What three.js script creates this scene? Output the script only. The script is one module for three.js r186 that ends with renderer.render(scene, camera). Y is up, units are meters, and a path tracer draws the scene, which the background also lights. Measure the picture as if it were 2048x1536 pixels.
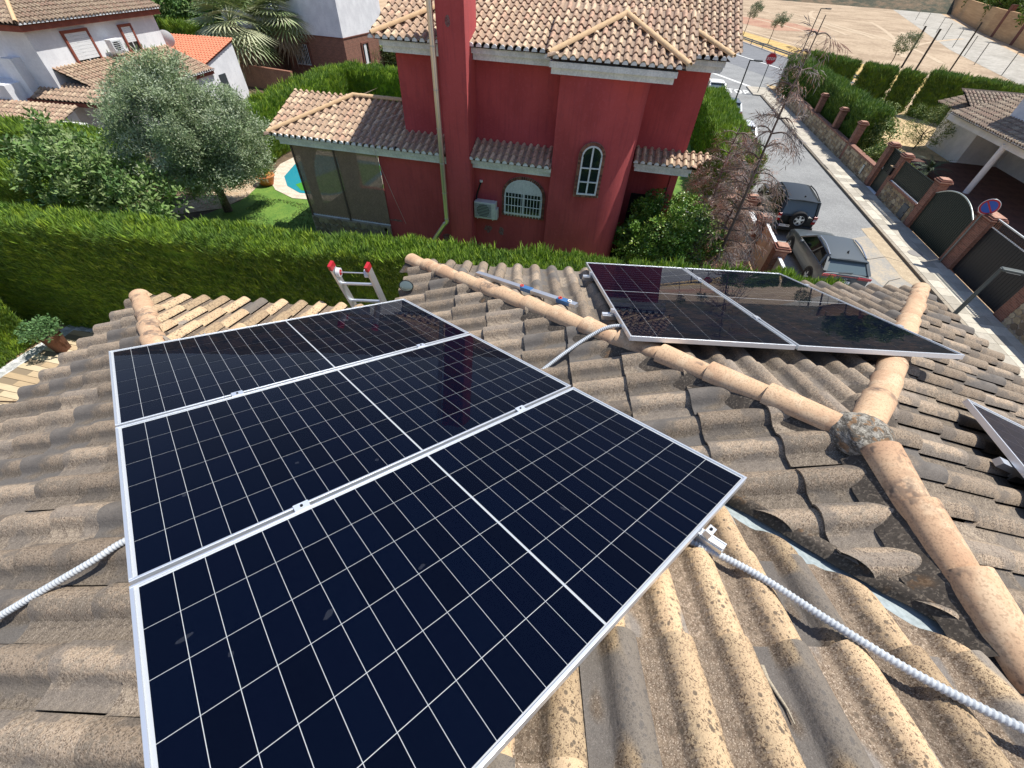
import * as THREE from 'three';
import { mergeGeometries, mergeVertices, toCreasedNormals } from 'three/addons/utils/BufferGeometryUtils.js';
import { RoundedBoxGeometry } from 'three/addons/geometries/RoundedBoxGeometry.js';
import { FontLoader } from 'three/addons/loaders/FontLoader.js';
import { TextGeometry } from 'three/addons/geometries/TextGeometry.js';

// ---------- camera, sky, sun, exposure ----------
const W = 1024, H = 768;
const renderer = new THREE.WebGLRenderer({ antialias: true });
renderer.setSize(W, H);
renderer.toneMapping = THREE.LinearToneMapping;
renderer.toneMappingExposure = 1.22;
renderer.shadowMap.enabled = true;
const scene = new THREE.Scene();
const camera = new THREE.PerspectiveCamera(87.34, W / H, 0.05, 3000);
camera.position.set(0, 9, 0);
camera.up.set(-0.18401, 0.6807, -0.70907);
camera.lookAt(-0.119566, 9 - 0.731534, -0.671239);
scene.add(camera);

const SUN = new THREE.Vector3(0.368, 0.903, -0.22).normalize();
{ // clear summer sky: deeper blue overhead, pale towards the horizon, whiter round the sun
  const w = 512, h = 256, d = new Float32Array(w * h * 4), zen = [.098, .185, .40], hor = [.55, .63, .72];
  for (let y = 0; y < h; y++) for (let x = 0; x < w; x++) {
    const el = ((y + .5) / h - .5) * Math.PI, az = ((x + .5) / w - .5) * 2 * Math.PI, c = Math.cos(el), dx = c * Math.cos(az), dz = c * Math.sin(az), dy = Math.sin(el), s = Math.max(-1, Math.min(1, dx * SUN.x + dy * SUN.y + dz * SUN.z)), ang = Math.acos(s);
    const k = Math.pow(1 - Math.max(0, dy), 3.2), g = .35 * Math.exp(-ang * 4.5) + .12 * Math.exp(-ang * 1.6), i = 4 * (y * w + x);
    for (let q = 0; q < 3; q++) d[i + q] = dy < 0 ? [.2, .18, .15][q] : zen[q] * (1 - k) + hor[q] * k + g * [1, .97, .9][q];
    d[i + 3] = 1;
  }
  const t = new THREE.DataTexture(d, w, h, THREE.RGBAFormat, THREE.FloatType); t.mapping = THREE.EquirectangularReflectionMapping; t.magFilter = THREE.LinearFilter; t.minFilter = THREE.LinearFilter; t.needsUpdate = true;
  scene.background = t; scene.environment = t;
}
const sun = new THREE.DirectionalLight(new THREE.Color(1, 0.962, 0.9), 5);
sun.position.copy(SUN).multiplyScalar(120).add(new THREE.Vector3(0, 0, -20));
sun.target.position.set(0, 0, -20);
sun.castShadow = true;
sun.shadow.mapSize.set(4096, 4096);
Object.assign(sun.shadow.camera, { left: -90, right: 90, top: 90, bottom: -90, near: 1, far: 320 });
scene.add(sun, sun.target);
sun.name = 'sun';

// ---------- helpers ----------
const V = (x, y, z) => new THREE.Vector3(x, y, z);
const D = Math.PI / 180;
function rngOf(seed) { let a = seed >>> 0; return () => { a |= 0; a = a + 0x6D2B79F5 | 0; let t = Math.imul(a ^ a >>> 15, 1 | a); t = t + Math.imul(t ^ t >>> 7, 61 | t) ^ t; return ((t ^ t >>> 14) >>> 0) / 4294967296; }; }
const rnd = rngOf(7);
const rr = (a, b, r = rnd) => a + (b - a) * r();
const used = {};
function numbered(n) { const k = used[n] = (used[n] ?? -1) + 1; return k ? n + '_' + String(k).padStart(3, '0') : n; }
function tag(o, label, category, group) { o.userData.label = label; o.userData.category = category; if (group) o.userData.group = group; return o; }
function thing(name, label, category, pos = [0, 0, 0], turn = 0, group) {
  const o = new THREE.Group(); o.name = numbered(name); o.position.set(...pos); o.rotation.y = turn; scene.add(o);
  return tag(o, label, category, group);
}
function part(name, geo, m, parent, pos, rot) {
  const o = new THREE.Mesh(geo, m); o.name = name;
  if (pos) o.position.set(...pos); if (rot) o.rotation.set(...rot);
  parent.add(o); return o;
}
function structure(name, geo, m, pos) { const o = part(numbered(name), geo, m, scene, pos); o.userData.kind = 'structure'; return o; }
function single(name, label, category, geo, m, pos, group) { const o = part(numbered(name), geo, m, scene, pos); return tag(o, label, category, group); }
// box with its centre at x,y,z ; uv in metres
function uvm(g, s = 1) {
  g = g.index ? g.toNonIndexed() : g; g.computeVertexNormals();
  const p = g.attributes.position, n = g.attributes.normal, uv = new Float32Array(p.count * 2);
  for (let i = 0; i < p.count; i++) {
    const ax = Math.abs(n.getX(i)), ay = Math.abs(n.getY(i)), az = Math.abs(n.getZ(i));
    let u, v; if (ay > ax && ay > az) { u = p.getX(i); v = p.getZ(i); } else if (ax > az) { u = p.getZ(i); v = p.getY(i); } else { u = p.getX(i); v = p.getY(i); }
    uv[2 * i] = u * s; uv[2 * i + 1] = v * s;
  }
  g.setAttribute('uv', new THREE.BufferAttribute(uv, 2)); return g;
}
const plainBox = (w, h, d, x = 0, y = 0, z = 0, ry = 0) => { const g = new THREE.BoxGeometry(w, h, d); if (ry) g.rotateY(ry); return g.translate(x, y, z); };
const box = (w, h, d, x = 0, y = 0, z = 0, ry = 0) => { const g = uvm(new THREE.BoxGeometry(w, h, d).translate(0, y, 0)); if (ry) g.rotateY(ry); return g.translate(x, 0, z); };
const rbox = (w, h, d, r, x = 0, y = 0, z = 0) => new RoundedBoxGeometry(w, h, d, 2, r).translate(x, y, z);
const boxTo = (x0, x1, y0, y1, z0, z1) => uvm(new THREE.BoxGeometry(x1 - x0, y1 - y0, z1 - z0).translate((x0 + x1) / 2, (y0 + y1) / 2, (z0 + z1) / 2));
const cyl = (r0, r1, h, x, y, z, n = 12) => new THREE.CylinderGeometry(r1, r0, h, n).translate(x, y, z);
function bar(a, b, r, n = 8, r2 = r) { // cylinder from a to b
  const d = b.clone().sub(a), L = d.length(), g = new THREE.CylinderGeometry(r2, r, L, n);
  g.applyQuaternion(new THREE.Quaternion().setFromUnitVectors(V(0, 1, 0), d.normalize())).translate((a.x + b.x) / 2, (a.y + b.y) / 2, (a.z + b.z) / 2); return g;
}
function strut(a, b, w, h) { // box bar from a to b
  const d = b.clone().sub(a), L = d.length(), g = new THREE.BoxGeometry(w, h, L), m = new THREE.Matrix4().lookAt(b, a, Math.abs(d.y / L) > .95 ? V(0, 0, 1) : V(0, 1, 0));
  return g.applyMatrix4(m).translate((a.x + b.x) / 2, (a.y + b.y) / 2, (a.z + b.z) / 2);
}
const merge = (gs) => mergeGeometries(gs.map((g) => { const q = g.index ? g.toNonIndexed() : g; for (const k of Object.keys(q.attributes)) if (!['position', 'normal', 'uv'].includes(k)) q.deleteAttribute(k); if (!q.attributes.normal) q.computeVertexNormals(); if (!q.attributes.uv) q.setAttribute('uv', new THREE.BufferAttribute(new Float32Array(q.attributes.position.count * 2), 2)); return q; }));
function polyGeo(pts, uvf) { // flat convex polygon from Vector3 list
  const pos = [], uv = []; for (let i = 1; i < pts.length - 1; i++) for (const p of [pts[0], pts[i], pts[i + 1]]) { pos.push(p.x, p.y, p.z); const q = uvf ? uvf(p) : [p.x, p.z]; uv.push(...q); }
  const g = new THREE.BufferGeometry(); g.setAttribute('position', new THREE.Float32BufferAttribute(pos, 3)); g.setAttribute('uv', new THREE.Float32BufferAttribute(uv, 2)); g.computeVertexNormals(); return g;
}
const ground = (pts, y) => { const s = new THREE.Shape(pts.map(([x, z]) => new THREE.Vector2(x, -z))); const g = new THREE.ShapeGeometry(s, 24).rotateX(-Math.PI / 2).translate(0, y, 0); const p = g.attributes.position, uv = []; for (let i = 0; i < p.count; i++) uv.push(p.getX(i), p.getZ(i)); g.setAttribute('uv', new THREE.Float32BufferAttribute(uv, 2)); return g; };

// ---------- noise and textures ----------
const hash = (x, y, s) => { let h = Math.imul(x, 374761393) ^ Math.imul(y, 668265263) ^ Math.imul(s, 2147483647 - 61); h = Math.imul(h ^ h >>> 13, 1274126177); return ((h ^ h >>> 16) >>> 0) / 4294967296; };
function vn(x, y, px, py, s) { // periodic value noise
  const x0 = Math.floor(x), y0 = Math.floor(y), fx = x - x0, fy = y - y0, sx = fx * fx * (3 - 2 * fx), sy = fy * fy * (3 - 2 * fy);
  const a = ((x0 % px) + px) % px, b = (a + 1) % px, c = ((y0 % py) + py) % py, d = (c + 1) % py;
  return (hash(a, c, s) * (1 - sx) + hash(b, c, s) * sx) * (1 - sy) + (hash(a, d, s) * (1 - sx) + hash(b, d, s) * sx) * sy;
}
const fbm = (u, v, f, s, o = 4) => { let t = 0, a = .5, n = 0; for (let i = 0; i < o; i++) { t += a * vn(u * f, v * f, f, f, s + i); n += a; a *= .5; f *= 2; } return t / n; };
const mix = (a, b, t) => a + (b - a) * t, sat = (t) => Math.min(1, Math.max(0, t)), ss = (a, b, t) => { t = sat((t - a) / (b - a)); return t * t * (3 - 2 * t); };
const mix3 = (a, b, t) => [mix(a[0], b[0], t), mix(a[1], b[1], t), mix(a[2], b[2], t)];
function makeTex(w, h, fn, srgb = true) {
  const d = new Uint8Array(w * h * 4);
  for (let y = 0; y < h; y++) for (let x = 0; x < w; x++) { const c = fn(x / w, y / h, x, y), i = 4 * (y * w + x); if (typeof c === 'number') d[i] = d[i + 1] = d[i + 2] = c; else { d[i] = c[0]; d[i + 1] = c[1]; d[i + 2] = c[2]; } d[i + 3] = 255; }
  const t = new THREE.DataTexture(d, w, h); t.wrapS = t.wrapT = THREE.RepeatWrapping; t.magFilter = THREE.LinearFilter; t.minFilter = THREE.LinearMipmapLinearFilter; t.generateMipmaps = true;
  if (srgb) t.colorSpace = THREE.SRGBColorSpace; t.needsUpdate = true; return t;
}
const rep = (t, x, y = x) => { const q = t.clone(); q.repeat.set(x, y); q.needsUpdate = true; return q; };
const M = (color, roughness = .8, o = {}) => new THREE.MeshStandardMaterial({ color, roughness, ...o });
const MP = (color, roughness, o = {}) => new THREE.MeshPhysicalMaterial({ color, roughness, ...o });
// plain mottled material: base colour (sRGB 0-255), strength of coarse and fine variation, metres per repeat
function mottle(c1, c2, metres, { size = 256, f1 = 4, f2 = 32, fine = .5, rough = .9, bump = 0, seed = 1, grain = 14 } = {}) {
  const t = makeTex(size, size, (u, v, x, y) => { const k = ss(.3, .7, fbm(u, v, f1, seed) * (1 - fine) + fbm(u, v, f2, seed + 9, 3) * fine), g = (hash(x, y, seed) - .5) * grain; return mix3(c1, c2, k).map((q) => Math.min(255, Math.max(0, q + g))); });
  t.repeat.set(1 / metres, 1 / metres);
  const m = M(0xffffff, rough, { map: t }); if (bump) { const b = makeTex(size, size, (u, v, x, y) => 255 * (fbm(u, v, f2, seed + 9, 3) * .7 + hash(x, y, seed) * .3), false); b.repeat.set(1 / metres, 1 / metres); m.bumpMap = b; m.bumpScale = bump; }
  return m;
}
const white = mottle([234, 235, 236], [218, 219, 221], 2.2, { seed: 3, grain: 8, fine: .3 });
const trimWhite = mottle([234, 235, 234], [208, 210, 210], .9, { seed: 5, grain: 10, fine: .5 });
const alu = M(new THREE.Color(.66, .68, .70), .45, { metalness: .85 });
const darkMetal = M(0x16181a, .45, { metalness: .3 });
const black = M(0x0b0b0c, .6);
const rubber = M(0x111112, .85);
// ---------- the roof the photographer stands on ----------
// own frame: x right, y up, z towards the viewer, turned by YAW; its origin lies below the camera
const YAW = 10.1 * D, T = Math.tan(17.9 * D), EAVE = 6.36;
const ownPlace = (x, y, z) => V(x, y, z).applyAxisAngle(V(0, 1, 0), YAW);
const roofY = { F: (x, z) => 7.445 + T * z, L: (x) => 7.628 + T * x, M: (x) => 6.759 + T * x, N: (x, z) => 7.76 + T * z, E: (x) => 7.345 - T * (x - 1.81) };

// weathered concrete tiles: 16 looks in one picture (8 columns by 2 rows)
const tileMap = (() => {
  const looks = [];
  for (let k = 0; k < 16; k++) looks.push({ s: 100 + 17 * k, sandy: k < 8, bare: hash(k, 3, 5) , grey: hash(k, 9, 5), spot: hash(k, 7, 2), tone: .82 + .32 * hash(k, 5, 8) });
  const big = [];
  for (let k = 0; k < 16; k++) { big.push([]); for (let i = 0; i < 90; i++) big[k].push([hash(i, k, 31), hash(i, k, 32), .002 + .0065 * Math.pow(hash(i, k, 33), 3)]); }
  return makeTex(2048, 1024, (U, Vv, X, Y) => {
    const cx = Math.floor(U * 8), cy = Math.floor(Vv * 2), k = cy * 8 + cx, L = looks[k], u = U * 8 - cx, v = Vv * 2 - cy;
    // metres across and along a tile
    const a = u * .205, b = v * .42, n1 = fbm(a / .2, b / .4, 3, L.s), n2 = fbm(a / .1, b / .1, 9, L.s + 1, 3), n3 = .55 * fbm(a / .1, b / .1, 62, L.s + 2, 2) + .45 * fbm(a / .1, b / .1, 26, L.s + 6, 2), g = hash(X, Y, 4);
    const crown = ss(.40, .56, u + (n2 - .5) * .22) * (1 - ss(.93, 1.02, u + (n2 - .5) * .1)); // the barrel is worn to its sand colour, dirt lies in the trough
    let sand = L.sandy ? mix3([208, 182, 142], [188, 158, 124], n1) : mix3([192, 169, 142], [166, 145, 121], n1);
    let grey = L.sandy ? mix3([138, 120, 100], [104, 92, 78], n2) : mix3([150, 135, 115], [113, 102, 89], n2);
    const worn = L.sandy ? crown : crown * ss(.42, .62, n2 * .5 + n1 * .5 + L.bare * .12);
    let c = mix3(grey, sand, sat(worn * .92));
    // lichen specks
    const dens = L.sandy ? mix(.54, .57, crown) : .55;
    const sp = ss(dens, dens + .07, n3 * .8 + n2 * .2 + (.5 - L.spot) * .03);
    c = mix3(c, L.sandy ? [84, 66, 50] : [80, 68, 56], sp * .85);
    if (!L.sandy || crown < .5) { const wsp = ss(.66, .72, fbm(a / .1, b / .1, 41, L.s + 7, 2)); c = mix3(c, [214, 196, 176], wsp * .55); }
    if (L.sandy) for (const [pu, pv, r] of big[k]) { const dx = (u - pu) * .205, dy = (v - pv) * .42; if (Math.abs(dx) < r && Math.abs(dy) < r) { const q = ss(1, .6, Math.hypot(dx, dy) / r + (n3 - .5) * .5); c = mix3(c, [92, 80, 66], q * .75); } }
    // smooth slate coloured patch where the engobe has gone
    if (L.grey > .55) { const e = ss(.5, .62, fbm(a / .2, b / .4, 2, L.s + 5, 2) + .12 * ss(.7, 1, v)); c = mix3(c, [120, 116, 112], e * .7); }
    if (!L.sandy) { const e = ss(.52, .66, fbm(a / .2, b / .4, 3, L.s + 15, 3)); c = mix3(c, [104, 98, 92], e * .45); }
    return c.map((q) => Math.min(255, Math.max(0, q * L.tone + (g - .5) * 30)));
  });
})();
const tileBump = makeTex(512, 512, (u, v, x, y) => 255 * (fbm(u, v, 40, 3, 3) * .75 + hash(x, y, 9) * .25), false);
tileBump.repeat.set(8, 2);
const tileMat = M(0xffffff, .93, { map: tileMap, bumpMap: tileBump, bumpScale: .0016 });
const clayMap = makeTex(1024, 512, (u, v, x, y) => {
  const n = fbm(u, v, 3, 61), m = fbm(u, v, 12, 71), f = fbm(u, v, 48, 81, 2);
  let c = mix3([208, 174, 138], [186, 148, 116], ss(.3, .7, n)); c = mix3(c, [218, 192, 158], ss(.55, .7, m) * .5);
  c = mix3(c, [88, 78, 70], ss(.52, .6, fbm(u, v, 3, 91, 5) * .8 + f * .2) * .8 * ss(.44, .58, n)); c = mix3(c, [132, 104, 82], ss(.52, .75, fbm(u, v, 150, 95, 2)) * .35);
  return c.map((q) => q + (hash(x, y, 6) - .5) * 16);
});
const clay = M(0xffffff, .9, { map: clayMap });
const mortarMap = makeTex(512, 512, (u, v, x, y) => {
  const n = fbm(u, v, 5, 21), f = fbm(u, v, 30, 31, 3); let c = mix3([104, 94, 82], [52, 46, 40], sat(.15 + .55 * n + .5 * (fbm(u, v, 64, 51, 3) - .25))); c = mix3(c, [150, 136, 118], ss(.6, .72, fbm(u, v, 80, 35, 2)) * .5); c = mix3(c, [126, 88, 52], ss(.55, .8, fbm(u, v, 6, 41)) * ss(.45, .6, f) * .45);
  return c.map((q) => Math.max(0, q + (hash(x, y, 8) - .5) * 22));
});
const mortar = M(0xffffff, .97, { map: mortarMap });
const lichenMortar = (() => { const t = makeTex(512, 512, (u, v, x, y) => { const n = fbm(u, v, 10, 12), f = fbm(u, v, 44, 13, 2); let c = mix3([150, 144, 132], [92, 86, 76], ss(.35, .65, n)); c = mix3(c, [196, 190, 176], ss(.56, .7, f) * .5); c = mix3(c, [66, 60, 52], ss(.58, .7, fbm(u, v, 52, 15, 2)) * .6); c = mix3(c, [150, 104, 62], ss(.6, .72, fbm(u, v, 9, 14)) * .5); return c.map((q) => Math.min(255, Math.max(0, q + (hash(x, y, 8) - .5) * 40))); }); t.repeat.set(1.6, 1); return M(0xffffff, .96, { map: t }); })();

// one tile: barrel and trough, w to the right when looking downhill, d downhill
function tileGeometry(col, row, { len = .415, wid = .205, hgt = .054, th = .015, lift = .027 } = {}) {
  const pr = []; // [w, h]
  const trough = [[-.085, .010], [-.078, .003], [-.05, 0], [-.02, .001]];
  for (const q of trough) pr.push(q);
  for (let i = 0; i <= 9; i++) { const t = i / 9, w = .124 * t - .004, s = Math.sin(Math.PI * Math.pow(t * .93 + .01, .96)); pr.push([w, .003 + hgt * Math.pow(Math.max(0, s), .72) * (i === 9 ? .8 : 1) + (i === 9 ? .004 : 0)]); }
  const pos = [], nor = [], uv = [], k = pr.length, idx = [];
  const N2 = pr.map((p, i) => { const a = pr[Math.max(0, i - 1)], b = pr[Math.min(k - 1, i + 1)], L = Math.hypot(b[0] - a[0], b[1] - a[1]); return [-(b[1] - a[1]) / L, (b[0] - a[0]) / L]; });
  const uvOf = (i, d) => [(col + .02 + .96 * (pr[i][0] + .085) / wid) / 8, (row + .03 + .94 * sat(d / len)) / 2];
  const add = (w, h, d, n, i) => { pos.push(w, h, -d); nor.push(n[0], n[1], -n[2]); uv.push(...uvOf(i, d)); return pos.length / 3 - 1; };
  const rows = [[0, 0], [.5, .5], [1, 1]].map(([t, u]) => pr.map((p, i) => add(p[0], p[1] + lift * t, len * t, [N2[i][0], N2[i][1], 0], i)));
  for (let r = 0; r < 2; r += 1) for (let i = 0; i < k - 1; i++) idx.push(rows[r][i], rows[r][i + 1], rows[r + 1][i], rows[r][i + 1], rows[r + 1][i + 1], rows[r + 1][i]);
  const a = pr.map((p, i) => add(p[0], p[1] + lift, len, [0, 0, 1], i)), b = pr.map((p, i) => add(p[0], p[1] + lift - th, len, [0, 0, 1], i));
  for (let i = 0; i < k - 1; i++) idx.push(a[i], a[i + 1], b[i], a[i + 1], b[i + 1], b[i]);
  const e = k - 1, s = [add(pr[e][0], pr[e][1], 0, [1, 0, 0], e), add(pr[e][0], pr[e][1] + lift, len, [1, 0, 0], e), add(pr[e][0] - .003, -.016, 0, [1, 0, 0], e), add(pr[e][0] - .003, lift - .022, len, [1, 0, 0], e)];
  idx.push(s[0], s[1], s[2], s[1], s[3], s[2]);
  const g = new THREE.BufferGeometry(); g.setAttribute('position', new THREE.Float32BufferAttribute(pos, 3)); g.setAttribute('normal', new THREE.Float32BufferAttribute(nor, 3)); g.setAttribute('uv', new THREE.Float32BufferAttribute(uv, 2)); g.setIndex(idx); return g;
}
// cut a geometry by vertical planes [nx, nz, c]: what has nx*x + nz*z >= c stays
function clipGeo(g, planes) {
  g = g.index ? g.toNonIndexed() : g; const P = g.attributes.position, N = g.attributes.normal, U = g.attributes.uv; let tris = [];
  for (let i = 0; i < P.count; i += 3) tris.push([0, 1, 2].map((j) => [P.getX(i + j), P.getY(i + j), P.getZ(i + j), N.getX(i + j), N.getY(i + j), N.getZ(i + j), U.getX(i + j), U.getY(i + j)]));
  for (const [nx, nz, c] of planes) {
    const out = [];
    for (const t of tris) { const poly = []; for (let i = 0; i < t.length; i++) { const a = t[i], b = t[(i + 1) % t.length], da = nx * a[0] + nz * a[2] - c, db = nx * b[0] + nz * b[2] - c; if (da >= 0) poly.push(a); if (da * db < 0) { const s = da / (da - db); poly.push(a.map((q, k) => q + (b[k] - q) * s)); } } for (let i = 1; i < poly.length - 1; i++) out.push([poly[0], poly[i], poly[i + 1]]); }
    tris = out;
  }
  if (!tris.length) return null;
  const f = tris.flat(), o = new THREE.BufferGeometry();
  o.setAttribute('position', new THREE.Float32BufferAttribute(f.flatMap((q) => q.slice(0, 3)), 3)); o.setAttribute('normal', new THREE.Float32BufferAttribute(f.flatMap((q) => q.slice(3, 6)), 3)); o.setAttribute('uv', new THREE.Float32BufferAttribute(f.flatMap((q) => q.slice(6, 8)), 2)); return o;
}
// lay tiles on a slope: o = a point on the eave (Vector3), down = downhill direction, region = vertical planes
function layTiles({ origin, down, region, geos, pick, step = .205, course = .36, nA, nD, a0 = 0, jitter = .0055, seed = 5, scl = 1, list }) {
  const r = rngOf(seed), Dn = down.clone().normalize(), flat = V(down.x, 0, down.z).normalize(), A = V(-flat.z, 0, flat.x), Nn = A.clone().cross(Dn).normalize(); if (Nn.y < 0) Nn.negate();
  for (let j = 0; j < nD; j++) for (let i = a0; i < a0 + nA; i++) {
    const p = origin.clone().addScaledVector(A, i * step).addScaledVector(Dn, -(j + 1) * course - .05).addScaledVector(A, (r() - .5) * jitter * 2).addScaledVector(Dn, (r() - .5) * jitter * 3).addScaledVector(Nn, r() * .006);
    const m = new THREE.Matrix4().makeBasis(A, Nn, Dn.clone().negate()).multiply(new THREE.Matrix4().makeRotationY((r() - .5) * .036)); m.setPosition(p);
    const gi = pick(r, i, j);
    // where does the tile lie?
    const cs = [[-.085, 0], [.12, 0], [-.085, .415], [.12, .415]].map(([w, d]) => V(w * scl, .02, -d).applyMatrix4(m));
    let inside = true, outside = false;
    for (const [nx, nz, c] of region) { const k = cs.filter((q) => nx * q.x + nz * q.z >= c).length; if (k < 4) inside = false; if (k === 0) outside = true; }
    if (outside) continue;
    if (inside) list.push({ geo: geos[gi], m, at: p }); else { const g = clipGeo(geos[gi].clone().applyMatrix4(m), region); if (g) list.push({ geo: g, m: null, at: p }); }
  }
}
// the tiles that show largest become parts of their own, the rest are joined
function setTiles(list, parent, mat, eye, most, name = 'roof_tile', rest = 'tile_field') {
  list.sort((a, b) => a.at.distanceToSquared(eye) - b.at.distanceToSquared(eye));
  const far = [];
  list.forEach((t, i) => { if (i < most) { const o = part(name, t.geo, mat, parent); if (t.m) { o.matrix.copy(t.m); o.matrix.decompose(o.position, o.quaternion, o.scale); } } else far.push(t.m ? t.geo.clone().applyMatrix4(t.m) : t.geo); });
  if (far.length) { const o = part(rest, merge(far), mat, parent); o.userData.kind = 'stuff'; }
}
const own = thing('tiled_house', 'own house roof of weathered sandy grey tiles carrying the solar panels', 'house', [0, 0, 0], YAW);
{
  const geos = []; for (let k = 0; k < 16; k++) geos.push(tileGeometry(k % 8, k >> 3));
  const list = [], q = Math.SQRT1_2, sl = Math.cos(17.9 * D);
  const sandyPick = (r) => Math.floor(r() * 8), greyPick = (r) => 8 + Math.floor(r() * 8);
  const c = Math.cos(17.9 * D), s = Math.sin(17.9 * D), hg = .075;
  // planes: hipFL z-x=.567 ; valley z-x=-2.124 ; hip1 z-x=-3.1 ; hip2 x+z=.525 ; valley FE x+z=1.5
  layTiles({ origin: V(-3.93 - .02, roofY.F(0, -3.40), -3.40), down: V(0, -s, -c), region: [[q, -q, -.567 * q + hg], [-q, q, -2.124 * q + .085], [0, 1, -3.42], [-1, 0, -1.87]], geos, pick: sandyPick, nA: 36, nD: 15, list, seed: 11 });
  layTiles({ origin: V(-3.97, roofY.L(-3.97), 1.3), down: V(-c, -s, 0), region: [[-q, q, .567 * q + hg], [1, 0, -4]], geos, pick: (r, i, j) => greyPick(r), nA: 26, nD: 12, a0: 0, list, seed: 12 });
  layTiles({ origin: V(-1.27, roofY.M(-1.27), -.2), down: V(-c, -s, 0), region: [[q, -q, 2.124 * q + .02], [-q, q, -3.1 * q + hg], [-1, 0, -1.81 + .06], [1, 0, -1.3]], geos, pick: greyPick, nA: 22, nD: 9, list, seed: 13 });
  layTiles({ origin: V(-1.3, roofY.N(0, -4.37), -4.37), down: V(0, -s, -c), region: [[q, -q, 3.1 * q + hg], [-q, -q, -.525 * q + hg], [0, 1, -4.42]], geos, pick: (r) => 8 + Math.floor(r() * 8), nA: 32, nD: 10, list, seed: 14 });
  layTiles({ origin: V(4.93, roofY.E(4.93), -4.5), down: V(c, -s, 0), region: [[q, q, .525 * q + hg], [1, 0, 1.81 + .06], [-1, 0, -5]], geos, pick: greyPick, nA: 27, nD: 10, list, seed: 15 });
  setTiles(list, own, tileMat, V(-.1, 7.4, -1.0), 296);
  // boards under the tiles
  const up = (n, pts) => pts.map(([x, z]) => V(x, roofY[n](x, z) - .012, z));
  const deckM = M(0x4a3f34, .95), deck = [up('F', [[-3.9, -3.33], [-1.21, -3.33], [1.81, -.31], [3.6, -2.1], [3.6, 2], [1.4, 2]]).slice(0, 3).concat(up('F', [[1.85, 1.2], [.63, 1.2]])), up('L', [[-3.9, -3.33], [.63, 1.2], [-3.9, 1.2]]), up('M', [[-1.2, -3.32], [-1.2, -4.3], [1.81, -1.29], [1.81, -.31]]), up('N', [[-1.2, -4.3], [4.83, -4.3], [1.81, -1.29]]), up('E', [[1.81, -1.29], [4.83, -4.3], [4.83, .9], [1.81, .9]])];
  part('roof_deck', merge(deck.map((d) => polyGeo(d))), deckM, own);
  // walls and the eaves board below
  const wl = merge([boxTo(-3.6, 1.5, 0, EAVE - .12, -3.0, 1.0), boxTo(-.9, 4.5, 0, EAVE - .12, -4.0, .8)]);
  part('wall', wl, white, own);
  part('eaves_board', merge([boxTo(-3.86, -1.22, EAVE - .14, EAVE - .05, -3.33, -3.0), boxTo(-1.18, 4.8, EAVE - .14, EAVE - .05, -4.3, -3.98), boxTo(-1.2, -.9, EAVE - .14, EAVE - .05, -3.97, -3.0), boxTo(-3.87, -3.6, EAVE - .14, EAVE - .05, -2.99, 1.2), boxTo(4.5, 4.82, EAVE - .14, EAVE - .05, -3.97, .8)]), trimWhite, own);
  // mortar bed along a ridge from a (low) to b (high)
  const bed = (a, b, wd, hgt, seed, name = 'mortar_bed', mt = mortar, both = 1) => {
    const d = b.clone().sub(a), n = Math.ceil(d.length() / .03), f = d.clone().normalize(), sd = V(-f.z, 0, f.x).normalize(), pos = [], uv = [], idx = [], K = 9;
    for (let i = 0; i <= n; i++) for (let j = 0; j < K; j++) { const t = j / (K - 1) * 2 - 1, w = wd * (1 + .35 * (vn(i * .16, j > 4 ? 9 : 2, 999, 99, seed) - .5)), h = hgt * (1 - Math.pow(Math.abs(t), 1.6)) - .06 * T * 0 + .016 * (vn(i * .5, j * 1.3, 999, 99, seed + 3) - .5), drop = both * Math.abs(t) * w * T * .72; const p = a.clone().addScaledVector(d, i / n).addScaledVector(sd, t * w); pos.push(p.x, p.y + h - drop, p.z); uv.push(i * .03 / .5, t * w / .5); }
    for (let i = 0; i < n; i++) for (let j = 0; j < K - 1; j++) { const o = i * K + j; idx.push(o, o + 1, o + K, o + 1, o + K + 1, o + K); }
    const g = new THREE.BufferGeometry(); g.setAttribute('position', new THREE.Float32BufferAttribute(pos, 3)); g.setAttribute('uv', new THREE.Float32BufferAttribute(uv, 2)); g.setIndex(idx); g.computeVertexNormals(); part(name, g, mt, own);
  };
  const ridge = (a, b, seed, len = .35, low = 0) => {
    const r = rngOf(seed), d = b.clone().sub(a), L = d.length(), n = Math.round(L / len), f = d.clone().normalize();
    bed(a.clone().add(V(0, -low, 0)), b.clone().add(V(0, -low, 0)), .17, .085, seed);
    for (let i = 0; i < n; i++) {
      const rad = .086, g = []; const K = 12, pos = [], uv = [], idx = [], big = rad * rr(.98, 1.06, r), small = rad * rr(.82, .9, r), ou = r(), ov = r();
      const rows = [[0, big, .0], [.42, mix(big, small, .9) , .0], [0, big, 1], [0, big - .014, 2]];
      for (let e = 0; e < 2; e++) for (let j = 0; j <= K; j++) { const th = Math.PI * (-.02 + 1.04 * j / K), R = e ? small : big, z = e ? (len + .05) : 0; pos.push(Math.cos(th) * R, Math.sin(th) * R * .86 + (e ? -.012 : .012), z); uv.push(ou + j / K * .3, ov + z * 1.2); }
      for (let e = 0; e < 2; e++) for (let j = 0; j <= K; j++) { const th = Math.PI * (-.02 + 1.04 * j / K), R = e ? big - .014 : big; pos.push(Math.cos(th) * R, Math.sin(th) * R * .86 + .012, 0); uv.push(ou + j / K * .3, ov - e * .02); }
      const q2 = (o, p) => { for (let j = 0; j < K; j++) idx.push(o + j, p + j, o + j + 1, o + j + 1, p + j, p + j + 1); }; q2(0, K + 1); q2(2 * (K + 1), 3 * (K + 1));
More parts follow.
